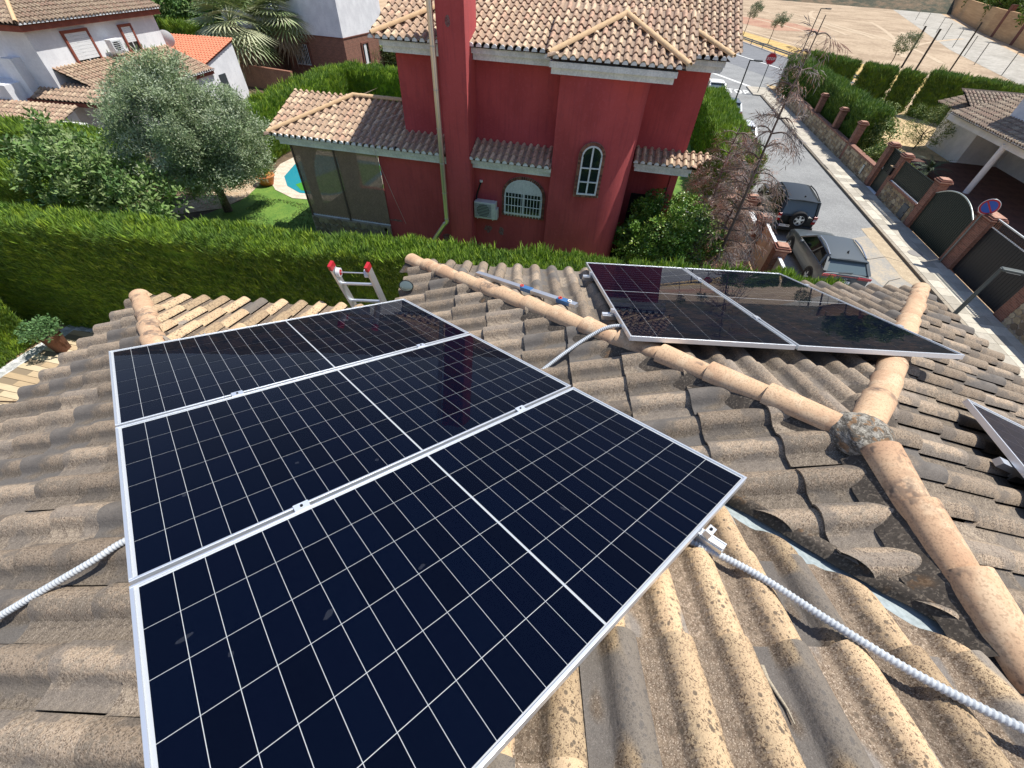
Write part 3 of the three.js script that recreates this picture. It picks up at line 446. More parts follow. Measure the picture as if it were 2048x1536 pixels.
const brickMats = [[142, 92, 74], [124, 78, 64], [156, 108, 86], [112, 74, 62]].map((c, i) => mottle(c, c.map((q) => q * .86), .3, { seed: 440 + i, grain: 26, size: 64 }));
const joint = mottle([168, 156, 142], [146, 134, 122], .3, { seed: 449, size: 64 });
// clay tiles, cream to rose
const clayTiles = makeTex(1024, 512, (U, Vv, X, Y) => { const cx = Math.floor(U * 8), u = U * 8 - cx, n = fbm(u, Vv, 4, 460 + cx), f = fbm(u, Vv, 24, 480 + cx, 3), k = hash(cx, 1, 77); let a = mix3([222, 196, 162], [204, 162, 136], k), c = mix3(a, [180, 152, 126], ss(.35, .7, n)); c = mix3(c, [118, 98, 84], ss(.56, .68, f) * .55); c = mix3(c, [128, 112, 98], (1 - ss(.36, .5, u)) * .55); return c.map((q) => Math.min(255, Math.max(0, q + (hash(X, Y, 5) - .5) * 20))); });
const clayTileMat = M(0xffffff, .88, { map: clayTiles });
const bigTile = (() => { const o = []; for (let k = 0; k < 8; k++) { const g = tileGeometry(k, 0, { hgt: .047 }); const uv = g.attributes.uv; for (let i = 0; i < uv.count; i++) uv.setY(i, uv.getY(i) * 2); o.push(g.scale(1.17, 1.75, 1)); } return o; })();
const plug = (() => { const s = new THREE.Shape(); s.absarc(0, 0, .068, 0, Math.PI); return new THREE.ExtrudeGeometry(s, { depth: .05, bevelEnabled: false, curveSegments: 8 }).scale(1.2, 1.35, 1); })();
// ridge cap tiles between two points, as parts
function capTiles(a, b, parent, mat, len = .36, rad = .1, name = 'ridge_tile') {
  const d = b.clone().sub(a), L = d.length(), n = Math.max(1, Math.round(L / len)), f = d.clone().normalize(), g = new THREE.CylinderGeometry(rad, rad * .86, L / n + .04, 10, 1, true, -Math.PI / 2, Math.PI).rotateX(-Math.PI / 2), q = new THREE.Quaternion().setFromRotationMatrix(new THREE.Matrix4().lookAt(V(0, 0, 0), f, V(0, 1, 0)));
  for (let i = 0; i < n; i++) { const o = part(name, g, mat, parent); o.position.copy(a).addScaledVector(d, (i + .5) / n).add(V(0, .03, 0)); o.quaternion.copy(q); }
}
const capClay = (() => { const t = makeTex(256, 256, (u, v, x, y) => mix3([222, 192, 148], [190, 156, 118], fbm(u, v, 6, 501)).map((q) => q + (hash(x, y, 2) - .5) * 22)); return M(0xffffff, .88, { map: t, side: THREE.DoubleSide }); })();
// window with arched head set in a wall facing +z : brick surround as single bricks
function archedWindow(parent, x, y0, w, hRect, z, { bars = 0, mull = 1, cross = [], shutter = 0, segs = 13, rise = w / 2, brick = .09 } = {}) {
  const win = part('window', (() => { const s = new THREE.Shape(); s.moveTo(-w / 2, 0); s.lineTo(w / 2, 0); s.lineTo(w / 2, hRect); for (let i = 1; i <= 16; i++) { const a = Math.PI * i / 16; s.lineTo(Math.cos(a) * w / 2, hRect + Math.sin(a) * rise); } s.closePath(); return new THREE.ExtrudeGeometry(s, { depth: .02, bevelEnabled: false }); })(), MP(0x1c2a2c, .08, { clearcoat: 1 }), parent, [x, y0, z + .005]);
  const sub = (n, g, m) => part(n, g, m, win);
  const fr = (n, x0, x1, a, b, zz = .03, t = .03) => sub(n, boxTo(x0, x1, a, b, zz, zz + t), trimWhite);
  fr('frame', -w / 2, -w / 2 + .05, 0, hRect); fr('frame', w / 2 - .05, w / 2, 0, hRect); fr('frame', -w / 2, w / 2, 0, .05, .031);
  for (let i = 0; i < 12; i++) { const a0 = Math.PI * i / 12, a1 = Math.PI * (i + 1) / 12; sub('frame', strut(V(Math.cos(a0) * (w / 2 - .02), hRect + Math.sin(a0) * (rise - .02), .045), V(Math.cos(a1) * (w / 2 - .02), hRect + Math.sin(a1) * (rise - .02), .045), .03, .045), trimWhite); }
  for (let k = 1; k <= mull; k++) fr('mullion', -w / 2 + w * k / (mull + 1) - .025, -w / 2 + w * k / (mull + 1) + .025, .05, hRect + rise * (mull === 1 ? .96 : .8), .032);
  for (const c of cross) fr('transom', -w / 2 + .05, w / 2 - .05, c - .018, c + .018, .033);
  if (shutter) { for (let k = 0; k < 9; k++) { const yy = shutter + k * .055, half = yy < hRect ? w / 2 - .05 : (w / 2 - .05) * Math.sqrt(Math.max(0, 1 - Math.pow((yy - hRect) / rise, 2))); if (half > .08) sub('shutter_slat', boxTo(-half, half, yy, yy + .05, .027, .04), trimWhite); } }
  for (let k = 0; k < bars; k++) { const bx = -w / 2 + w * (k + .5) / bars, top = hRect + rise * Math.sqrt(Math.max(0, 1 - Math.pow(bx / (w / 2), 2))) - .03; sub('grille_bar', bar(V(bx, -.02, .13), V(bx, top, .13), .011, 6), trimWhite); }
  if (bars) for (const yy of [.08, hRect * .5, hRect * .92]) sub('grille_rail', boxTo(-w / 2, w / 2, yy, yy + .02, .115, .135), trimWhite);
  // bricks round it
  const R = rngOf(Math.round(x * 100 + 7)); const put = (px, py, an, l = brick) => part('brick', new THREE.BoxGeometry(.058, l, .05), brickMats[Math.floor(R() * 4)], parent, [x + px, y0 + py, z + .02 + R() * .01], [0, 0, an]);
  for (let i = 0; i <= segs * 2; i++) { const a = Math.PI * i / (segs * 2); put(Math.cos(a) * (w / 2 + brick / 2 + .005), hRect + Math.sin(a) * (rise + brick / 2 + .005), a - Math.PI / 2); }
  for (const sgn of [-1, 1]) for (let yy = .03; yy < hRect - .03; yy += .068) put(sgn * (w / 2 + brick / 2 + .005), yy, Math.PI / 2);
  for (let xx = -w / 2 - brick + .03; xx < w / 2 + brick; xx += .068) put(xx, -.045, 0, .07);
  part('brick_joint', (() => { const s = new THREE.Shape(), o = .1; s.moveTo(-w / 2 - o, -.08); s.lineTo(w / 2 + o, -.08); s.lineTo(w / 2 + o, hRect); for (let i = 1; i <= 20; i++) { const a = Math.PI * i / 20; s.lineTo(Math.cos(a) * (w / 2 + o), hRect + Math.sin(a) * (rise + o)); } s.closePath(); return new THREE.ExtrudeGeometry(s, { depth: .012, bevelEnabled: false }); })(), joint, parent, [x, y0, z]);
  return win;
}
{
  const hs = thing('red_house', 'dark red rendered house with cream clay tile roofs and white cornices', 'house', [-2.3, 0, -15], 0), X = 2.3, Z = 15; // local = world + (X, Z)
  const B = (x0, x1, y0, y1, z0, z1) => boxTo(x0 + X, x1 + X, y0, y1, z0 + Z, z1 + Z), P = (n, g, m) => part(n, g, m, hs), W3 = (x, y, z) => V(x + X, y, z + Z);
  P('wall', B(-8.2, -1.0, 0, 3.9, -22, -14.95), redWall); P('wall', B(-1.0, 2.0, 0, 3.9, -22, -17.6), redWall);
  P('wall', B(-7.15, .5, 3.9, 7.0, -22, -15.4), redWall);
  P('wall', B(.5, 2.8, 3.9, 7.0, -22, -16.75), redWall);
  P('wall', B(2.0, 2.75, 0, 3.9, -22, -17.6), redWall);
  P('porch_post', B(2.55, 2.8, 0, 3.75, -17.0, -16.7), redWall);
  // porch at the left: back wall with arch, left wall pier, floor
  { const s = new THREE.Shape([[-11.75, 0], [-8.2, 0], [-8.2, 3.75], [-11.75, 3.75]].map(([x, y]) => new THREE.Vector2(x + X, y))), h = new THREE.Path(); h.moveTo(-11.3 + X, .9); h.lineTo(-9.5 + X, .9); h.lineTo(-9.5 + X, 2.3); h.absarc(-10.4 + X, 2.3, .9, 0, Math.PI); h.lineTo(-11.3 + X, .9); s.holes.push(h); P('porch_back_wall', uvm(new THREE.ExtrudeGeometry(s, { depth: .25, bevelEnabled: false, curveSegments: 16 }).translate(0, 0, -18.6 + Z)), redWall); }
  { const s = new THREE.Shape([[-18.4, 0], [-15.25, 0], [-15.25, 3.75], [-18.4, 3.75]].map(([x, y]) => new THREE.Vector2(x, y))), h = new THREE.Path(); h.moveTo(-17.7, .95); h.lineTo(-15.5, .95); h.lineTo(-15.5, 2.2); h.absarc(-16.6, 2.2, 1.1, 0, Math.PI); h.lineTo(-17.7, .95); s.holes.push(h); P('porch_side_wall', uvm(new THREE.ExtrudeGeometry(s, { depth: .25, bevelEnabled: false, curveSegments: 16 }).rotateY(-Math.PI / 2).translate(-11.5 + X, 0, Z)), redWall); }
  P('porch_floor', B(-11.5, -8.2, 0, .3, -18.4, -15), brickMats[0]);
  // stone plinth: irregular flat stones
  P('plinth', B(-11.78, -8.2, 0, .98, -15.2, -14.86), joint);
  { const r = rngOf(511), sm = [[150, 134, 112], [126, 112, 94], [170, 152, 126], [138, 118, 98]].map((c, i) => mottle(c, c.map((q) => q * .8), .4, { seed: 512 + i, size: 64, grain: 30 })); for (let row = 0; row < 4; row++) for (let x = -11.75; x < -8.25;) { const w = rr(.2, .36, r), h = .235, sh = new THREE.Shape(), k = 7; for (let i = 0; i < k; i++) { const a = 6.283 * i / k + rr(-.2, .2, r); const px = Math.cos(a) * (w / 2 - .012) * 1.12, py = Math.sin(a) * (h / 2 - .008) * 1.12; i ? sh.lineTo(px, py) : sh.moveTo(px, py); } sh.closePath(); part('stone', new THREE.ExtrudeGeometry(sh, { depth: .03, bevelEnabled: false }), sm[Math.floor(r() * 4)], hs, [Math.min(x + w / 2, -8.33) + X, .12 + row * .24 + rr(-.02, .02, r), -14.86 + Z]); x += w; } }
  // railing and brown roll-up blind
  for (let x = -11.65; x < -8.25; x += .115) P('railing_bar', cyl(.009, .009, .34, x + X, 1.16, -14.95 + Z, 5), trimWhite);
  P('railing_rail', B(-11.75, -8.2, .985, 1.02, -14.97, -14.92), trimWhite);
  { const bt = makeTex(256, 256, (u, v, x, y) => { const l = (y % 8) < 6 ? 1 : .55, w = (x % 32) < 3 ? .8 : 1; return mix3([182, 152, 132], [152, 126, 110], fbm(u, v, 8, 521)).map((q) => q * l * w); }); bt.repeat.set(2, 2); P('roller_blind', B(-11.7, -8.19, 1.08, 3.72, -14.915, -14.905), M(0xffffff, .95, { map: bt, transparent: true, opacity: .8, side: THREE.DoubleSide })); }
  for (const x of [-11.72, -9.97]) P('blind_post', B(x - .03, x + .03, .98, 3.75, -14.9, -14.86), M(0x5a4a42, .8));
  // upper chimney breast and its right cheek
  P('chimney', B(-5.34, -4.5, 0, 11.5, -15.6, -14.42), redWall);
  // tower: flat on the left, rounded to the right
  { const s = new THREE.Shape(), cx = -.25, z0 = -14.62; s.moveTo(-1.68 + X, -(-17 + Z)); s.lineTo(-1.68 + X, -(z0 + Z)); const pts = []; for (let i = 0; i <= 24; i++) { const a = Math.PI * (.62 - .62 * i / 24 - .0) ; } for (let i = 0; i <= 24; i++) { const t = i / 24; const a = mix(100, -12, t) * D; pts.push([-.75 + 1.75 * Math.cos(a), -16.1 + 1.75 * Math.sin(a) * .92]); } for (const [px, pz] of pts) if (px > -1.3) s.lineTo(px + X, -(pz + Z)); s.lineTo(.98 + X, -(-17 + Z)); s.closePath(); P('stair_tower', uvm(toCreasedNormals(new THREE.ExtrudeGeometry(s, { depth: 6.75, bevelEnabled: false, curveSegments: 4 }).rotateX(-Math.PI / 2), .5)), redWall).geometry; hs.children[hs.children.length - 1].geometry = (() => { const g = new THREE.ExtrudeGeometry(s, { depth: 6.75, bevelEnabled: false }).rotateX(-Math.PI / 2); return toCreasedNormals(uvm2(g), .6); })(); }
  // cornices: three stepped white mouldings per run
  const cornice = (x0, x1, y, zf, zb) => { P('cornice', B(x0, x1, y, y + .16, zb, zf - .1), trimWhite); P('cornice', B(x0 - .05, x1 + .05, y + .162, y + .30, zb, zf), trimWhite); };
  cornice(-7.42, -5.36, 6.70, -15.0, -15.4); cornice(-4.48, -1.98, 6.70, -15.0, -15.4); cornice(-1.95, 1.5, 6.64, -14.33, -15.4); cornice(1.7, 3.0, 6.70, -16.3, -16.75);
  cornice(-12.0, -5.36, 3.74, -14.62, -14.95); cornice(-4.48, -1.7, 3.74, -14.62, -14.95); cornice(1.15, 3.05, 3.74, -16.2, -16.75);
  P('cornice', B(-12.05, -11.75, 3.74, 4.04, -18.6, -14.95), trimWhite); P('cornice', B(-7.45, -7.15, 6.7, 7.0, -22, -15.4), trimWhite); P('cornice', B(2.8, 3.1, 6.7, 7.0, -22, -16.75), trimWhite);
  // roofs
  const k = .36, list = [], any = (r) => Math.floor(r() * 8), c = 1 / Math.hypot(1, k), q = Math.SQRT1_2;
  const lay = (o, dx, dz, region, nA, nD, seed, a0 = 0) => layTiles({ origin: o, down: V(dx, -k, dz), region, geos: bigTile, pick: any, step: .24, course: .35, nA, nD, a0: dz > 0 ? -nA + 1 : a0, seed, scl: 1.17, list });
  const reg = (arr) => arr; // planes are local
  // main roof, front face: eave at z=-14.92, y 7.06 ; left hip from (-7.6,-14.92), right hip from (3.15,-16.2)
  const zE = -14.9 + Z, yE = 7.05; // local
  lay(W3(-7.6, yE, -14.9), 0, 1, [[q, -q, (-7.6 + X) * q - zE * q + .03], [-1, 0, -(1.5 + X)], [0, -1, -(zE + .04)]], 40, 14, 521, -1);
  lay(W3(1.45, 7.05 + .36 * 0, -16.2), 0, 1, [[-q, -q, -(3.15 + X) * q - (-16.2 + Z) * q + .03], [1, 0, 1.3 + X], [0, -1, -(-16.2 + Z + .04)]], 9, 10, 522, -1);
  lay(W3(3.15, 7.05, -16.2), 1, 0, [[q, q, (3.15 + X) * q + (-16.2 + Z) * q + .03], [-1, 0, -(3.15 + X + .04)], [0, 1, -22 + Z]], 26, 8, 523, -26);
  // tower roof front
  const zT = -14.3 + Z, ap = W3(-.12, 7.02 + 1.87 * .42, -16.17);
  layTiles({ origin: W3(-2.0, 7.02, -14.3), down: V(0, -.42, 1), region: [[q, -q, (-2.0 + X) * q - zT * q + .03], [-q, -q, -(1.75 + X) * q - zT * q + .03], [0, -1, -(zT + .04)]], geos: bigTile, pick: any, step: .24, course: .35, nA: 17, nD: 7, seed: 524, scl: 1.17, list, a0: -16 });
  layTiles({ origin: W3(1.75, 7.02, -14.3), down: V(1, -.42, 0), region: [[q, q, (1.75 + X) * q + zT * q + .03], [-1, 0, -(1.79 + X)], [0, 1, -19 + Z]], geos: bigTile, pick: any, step: .24, course: .35, nA: 20, nD: 6, seed: 525, scl: 1.17, list, a0: -20 });
  layTiles({ origin: W3(-2.0, 7.02, -14.3), down: V(-1, -.42, 0), region: [[-q, q, -(-2.0 + X) * q + zT * q + .03], [1, 0, -2.04 + X], [0, 1, -19 + Z]], geos: bigTile, pick: any, step: .24, course: .35, nA: 20, nD: 6, seed: 526, scl: 1.17, list, a0: -1 });
  // wing roof
  const zW = -14.5 + Z; lay(W3(-12.15, 4.08, -14.5), 0, 1, [[q, -q, (-12.15 + X) * q - zW * q + .03], [0, -1, -(zW + .04)], [0, 1, -16.85 + Z], [-1, 0, -(-7.1 + X)]], 23, 8, 527, -1);
  lay(W3(-12.15, 4.08, -14.5), -1, 0, [[-q, q, -(-12.15 + X) * q + zW * q + .03], [1, 0, -12.2 + X], [0, 1, -19 + Z]], 20, 8, 528, -1);
  // narrow roof strips over the ground floor
  lay(W3(-7.3, 4.08, -14.5), 0, 1, [[0, -1, -(zW + .04)], [0, 1, -15.42 + Z], [1, 0, -7.1 + X], [-1, 0, -(-5.38 + X)]], 12, 3, 529, -1);
  lay(W3(-4.4, 4.08, -14.5), 0, 1, [[0, -1, -(zW + .04)], [0, 1, -15.42 + Z], [1, 0, -4.48 + X], [-1, 0, -(-1.69 + X)]], 14, 3, 530, -1);
  lay(W3(1.2, 4.08, -16.1), 0, 1, [[0, -1, -(-16.06 + Z)], [0, 1, -16.78 + Z], [1, 0, 1.05 + X], [-q, -q, -(3.15 + X) * q - (-16.1 + Z) * q]], 11, 3, 531, -1);
  lay(W3(3.15, 4.08, -16.1), 1, 0, [[q, q, (3.15 + X) * q + (-16.1 + Z) * q], [-1, 0, -(3.19 + X)], [1, 0, 2.75 + X], [0, 1, -20 + Z]], 18, 3, 532, -17);
  setTiles(list, hs, clayTileMat, V(-2 + X, 7, -8 + Z), 290);
  // boards below the tiles
  const dk = M(0x6a5644, .95), sh = (n, arr) => P('roof_deck', polyGeo(arr.map((p) => V(p[0] + X, p[1] - .03, p[2] + Z))), dk);
  const apx = 4.6; sh('m', [[-7.6, yE, -14.9], [1.5, yE, -14.9], [1.5, yE + k * 4.8, -19.7], [-2.8, yE + k * 4.8, -19.7]]); sh('m', [[1.4, 7.05, -16.2], [3.15, 7.05, -16.2], [.4, 7.05 + k * 2.75, -18.95]]); sh('m', [[3.15, 7.05, -16.2], [3.15, 7.05, -22], [.4, 8.04, -22], [.4, 8.04, -18.95]]);
  sh('t', [[-2, 7.02, -14.3], [1.75, 7.02, -14.3], [-.12, 7.8, -16.17]]); sh('t', [[1.75, 7.02, -14.3], [1.75, 7.02, -19], [-.12, 7.8, -19], [-.12, 7.8, -16.17]]); sh('t', [[-2, 7.02, -14.3], [-.12, 7.8, -16.17], [-.12, 7.8, -19], [-2, 7.02, -19]]);
  sh('w', [[-12.15, 4.08, -14.5], [-7.1, 4.08, -14.5], [-7.1, 4.926, -16.85], [-9.8, 4.926, -16.85]]); sh('w', [[-12.15, 4.08, -14.5], [-9.8, 4.926, -16.85], [-9.8, 4.926, -19], [-12.15, 4.08, -19]]); sh('w', [[-9.8, 4.926, -16.85], [-7.1, 4.926, -16.85], [-7.1, 4.1, -19.1], [-12.15, 4.08, -19.1]]);
  sh('s', [[-7.1, 4.08, -14.5], [-5.36, 4.08, -14.5], [-5.36, 4.41, -15.42], [-7.1, 4.41, -15.42]]); sh('s', [[-4.48, 4.08, -14.5], [-1.69, 4.08, -14.5], [-1.69, 4.41, -15.42], [-4.48, 4.41, -15.42]]); sh('s', [[1.05, 4.08, -16.1], [3.15, 4.08, -16.1], [2.47, 4.33, -16.78], [1.05, 4.33, -16.78]]);
  // ridge and hip caps
  capTiles(W3(-7.62, yE + .06, -14.88), W3(-3.0, yE + k * 4.6 + .06, -19.5), hs, capClay); capTiles(W3(3.17, 7.11, -16.18), W3(-.2, 7.11 + k * 3.37, -19.55), hs, capClay);
  capTiles(W3(-2.02, 7.08, -14.28), ap.clone().add(V(0, .06, 0)), hs, capClay); capTiles(W3(1.77, 7.08, -14.28), ap.clone().add(V(0, .06, 0)), hs, capClay); capTiles(ap.clone().add(V(0, .06, 0)), W3(-.12, 7.87, -18.9), hs, capClay);
  capTiles(W3(-12.17, 4.14, -14.48), W3(-9.8, 4.99, -16.85), hs, capClay); capTiles(W3(-7.1, 4.99, -16.85), W3(-9.8, 4.99, -16.85), hs, capClay); capTiles(W3(-9.8, 4.99, -16.85), W3(-12.1, 4.16, -19.1), hs, capClay);
  // white mortar plugs closing the tile ends
  const plugs = (x0, x1, y, z) => { for (let x = x0; x < x1; x += .24) part('eave_plug', plug, trimWhite, hs, [x + X - .068, y + .02, z + Z - .008]); };
  plugs(-7.6, -5.4, 7.02, -14.9); plugs(-4.4, -2.0, 7.02, -14.9); plugs(-2.0, 1.65, 6.99, -14.3); plugs(1.8, 3.1, 7.02, -16.2); plugs(-12.1, -5.4, 4.05, -14.5); plugs(-4.4, -1.75, 4.05, -14.5); plugs(1.2, 3.1, 4.05, -16.1);
  // windows
  archedWindow(hs, -2.63 + X, 2.18, 1.42, .72, -14.95 + Z, { bars: 12, mull: 1, shutter: .78, rise: .56, segs: 15 });
  { const wn = new THREE.Group(); wn.name = 'window_bay'; wn.position.set(-.38 + X, 3.42, -14.44 + Z); wn.rotation.y = .13; hs.add(wn); archedWindow(wn, 0, 0, .66, 1.18, 0, { mull: 1, cross: [.42, .85], segs: 10 }); }
  // bare cement scars on the wall
  const scar = (x, y, w, h, z, seed) => { const r = rngOf(seed), s = new THREE.Shape(); for (let i = 0; i < 14; i++) { const a = 6.283 * i / 14, d = rr(.6, 1.1, r); const px = Math.cos(a) * w / 2 * d, py = Math.sin(a) * h / 2 * d; i ? s.lineTo(px, py) : s.moveTo(px, py); } part('plaster_scar', new THREE.ExtrudeGeometry(s, { depth: .004, bevelEnabled: false }), mottle([134, 112, 110], [118, 60, 62], .22, { seed, size: 128, grain: 30, f1: 4, f2: 16 }), hs, [x + X, y, z + Z]); };
  scar(-3.98, 1.45, .34, .34, -14.948, 541); scar(-3.45, 1.42, .3, .36, -14.948, 542); scar(-7.9, 1.25, .6, .1, -14.948, 543); scar(-5.75, .8, .5, .4, -14.948, 544); scar(-5.0, 7.6, .16, .3, -14.418, 545);
  // steel flue
  { const st = M(new THREE.Color(.6, .57, .5), .34, { metalness: .8 }), x = -5.45, z = -14.30, f = P('flue_pipe', merge([cyl(.085, .085, 9.7, x + X, 6.75, z + Z, 20), tube([W3(x, 1.95, z), W3(x, 1.82, z), W3(x - .1, 1.72, z)], .085, .085, 8, 16), bar(W3(x - .09, 1.73, z), W3(x - .62, .98, z - .05), .085, 18), bar(W3(x - .62, .98, z - .05), W3(x - .64, .7, z - .1), .09, 18)]), st); for (const y of [9.2, 8.1, 7.05, 6.0, 4.95, 3.9, 2.9, 1.95]) part('flue_clamp', new THREE.TorusGeometry(.088, .012, 6, 20).rotateX(Math.PI / 2).translate(x + X, y, z + Z), st, f); }
  // black sheet painted as the shade of an open door under the right roof
  P('doorway_shade', B(1.35, 2.0, 0, 2.5, -17.62, -17.58), black); P('door_leaf', B(2.02, 2.06, .05, 2.4, -17.5, -16.9), trimWhite);
}
function uvm2(g) { return uvm(g); }
// outdoor air conditioner on the red wall
{
  const t = thing('air_conditioner', 'white outdoor air conditioner hung on the red wall beside the arched window', 'air conditioner', [-4.03, 1.98, -14.78]);
  const mt = mottle([206, 206, 200], [190, 190, 184], .5, { seed: 551, size: 64, grain: 6 }); part('body', rbox(.82, .62, .3, .02, 0, .31, 0), mt, t); part('side_cover', rbox(.07, .4, .26, .015, .44, .2, 0), mt, t); part('fan_recess', new THREE.CylinderGeometry(.25, .25, .01, 28).rotateX(Math.PI / 2).translate(-.06, .31, .152), darkMetal, t);
  for (let k = 0; k < 9; k++) part('grille_slat', plainBox(.62, .028, .012, -.06, .09 + k * .056, .163), M(0x8f9490, .6), t);
  for (const x of [-.3, .3]) part('bracket', strut(V(x, -.02, .12), V(x, -.02, -.16), .03, .04), trimWhite, t);
  part('pipe_lagging', tube([V(-.38, .6, -.05), V(-.36, .8, -.1), V(-.25, 1.1, -.1), V(-.2, 1.24, -.14)], .03, .03, 10, 8), black, t); part('wall_sleeve', cyl(.06, .06, .06, -.2, 1.26, -.14), trimWhite, t);
}
// thin cable hanging from the wing roof
single('hanging_cable', 'thin pale cable hanging down over the porch roof and red wall', 'cable', tube([V(-7.2, 5.0, -15.38), V(-8.2, 4.6, -14.9), V(-8.0, 4.1, -14.4), V(-7.8, 2.6, -14.7), V(-7.45, 1.2, -14.85)], .008, .008, 30, 5), M(0xb9a8a0, .7));
// ---------- pool and garden ----------
{
  const copeM = mottle([214, 200, 180], [186, 170, 150], .8, { seed: 561, grain: 22 });
  const cut = [[-17.4, -24], [-17.6, -22.2], [-17.1, -20.4], [-16.2, -19.3], [-15.1, -18.7], [-13.5, -18.9], [-12.2, -20], [-12.2, -24]];
  structure('pool_coping', ground([[-18.2, -24.8], [-18.4, -22], [-17.8, -20], [-16.5, -18.7], [-15.1, -18.05], [-13.2, -18.3], [-11.6, -19.4], [-11.5, -24.8]], .03), copeM);
  structure('pool_water', ground(cut, .036), MP(0x2a8fa0, .04, { clearcoat: .5 }));
  structure('pool_cover', ground([[-15.9, -19.6], [-15.2, -19.0], [-13.6, -19.1], [-12.5, -20.1], [-12.5, -23.6], [-14.6, -23.5], [-15.2, -21.5]], .042), M(0x3f8a1e, .8));
  const t = thing('clay_pot', 'round terracotta pot standing on the lawn by the pool', 'pot', [-17.3, 0, -19.2]); part('pot', new THREE.LatheGeometry([[.0, 0], [.3, .02], [.42, .3], [.46, .42], [.5, .44], [.5, .5], [.42, .5], [.4, .42], [0, .4]].map(([a, b]) => new THREE.Vector2(a, b)), 28), mottle([196, 128, 76], [168, 100, 60], .5, { seed: 563, size: 64 }), t); const r = rngOf(564), pl = []; for (let i = 0; i < 60; i++) pl.push([V(rr(-.3, .3, r), .5 + r() * .2, rr(-.3, .3, r)), twist(r, .5), 1]); cloud('plant', sprayGeo(9, 6, .25, .02, .05), leafMat, t, pl, GREEN, r);
}
// ---------- the street ----------
const asphalt = mottle([146, 146, 143], [124, 124, 122], 3.2, { size: 512, f1: 5, f2: 90, fine: .6, seed: 601, grain: 34 });
const concrete = mottle([188, 180, 164], [160, 152, 138], 2.4, { size: 256, f1: 5, f2: 40, seed: 603, grain: 22 });
structure('road', ground([[7.6, 12], [14.3, 12], [14.3, -54], [16.5, -56], [24, -60], [21, -84], [14, -104], [4, -104], [8, -74], [10.5, -60], [7.6, -54]], .004), asphalt);
structure('main_road', ground([[19.2, -60], [27.5, -66], [14.5, -118], [2, -160], [-6, -160], [5, -110], [13.9, -73]], .009), mottle([124, 125, 126], [108, 109, 111], 4, { size: 256, f1: 4, f2: 60, seed: 605, grain: 20 }));
const paint = mottle([226, 226, 220], [200, 200, 194], 1, { seed: 607, grain: 24, size: 128 });
{ const g = []; const line = (a, b, w, y = .014) => { const d = V(b[0] - a[0], 0, b[1] - a[1]), n = V(-d.z, 0, d.x).normalize().multiplyScalar(w / 2); return polyGeo([V(a[0] + n.x, y, a[1] + n.z), V(b[0] + n.x, y, b[1] + n.z), V(b[0] - n.x, y, b[1] - n.z), V(a[0] - n.x, y, a[1] - n.z)]); };
  structure('stop_line', line([10.9, -64.2], [14.4, -57.4], .5), paint); structure('edge_line', line([13.2, -88], [27, -56], .3), paint); }
{ const font = await new FontLoader().loadAsync('fonts/droid/droid_sans_bold.typeface.json'); var FONT = font; const g = new TextGeometry('STOP', { font, size: 1, depth: .002, curveSegments: 4 }); g.computeBoundingBox(); const bb = g.boundingBox; g.translate(-(bb.max.x + bb.min.x) / 2, 0, 0).scale(2.7 / (bb.max.x - bb.min.x), 2.0, 1).rotateX(-Math.PI / 2); structure('road_marking', g, paint, [12.05, .009, -53.9]).rotation.y = -.05; }
// patches and cracks
structure('road_patch', ground([[11.9, -21.5], [13.5, -22.6], [14.25, -21], [14.25, -17.2], [12.8, -16.6], [12.2, -18.5]], .009), mottle([176, 162, 140], [150, 146, 138], 2, { seed: 611, grain: 28 }));
{ const crackM = M(0x5b564e, .95), cr = (pts) => { const g = []; for (let i = 0; i < pts.length - 1; i++) { const a = pts[i], b = pts[i + 1], d = V(b[0] - a[0], 0, b[1] - a[1]), n = V(-d.z, 0, d.x).normalize().multiplyScalar(.02); g.push(polyGeo([V(a[0] + n.x, .0135, a[1] + n.z), V(b[0] + n.x, .0135, b[1] + n.z), V(b[0] - n.x, .0135, b[1] - n.z), V(a[0] - n.x, .0135, a[1] - n.z)])); } structure('road_crack', merge(g), crackM); }; cr([[10.6, -19.3], [11.8, -19.6], [12.9, -20.1], [13.6, -20.5], [14.25, -20.2]]); cr([[12.3, -17.4], [12.9, -18.2], [13.5, -18.6]]); cr([[8.4, -34.5], [10.5, -35.2], [12.6, -35.4], [14.2, -36]]); }
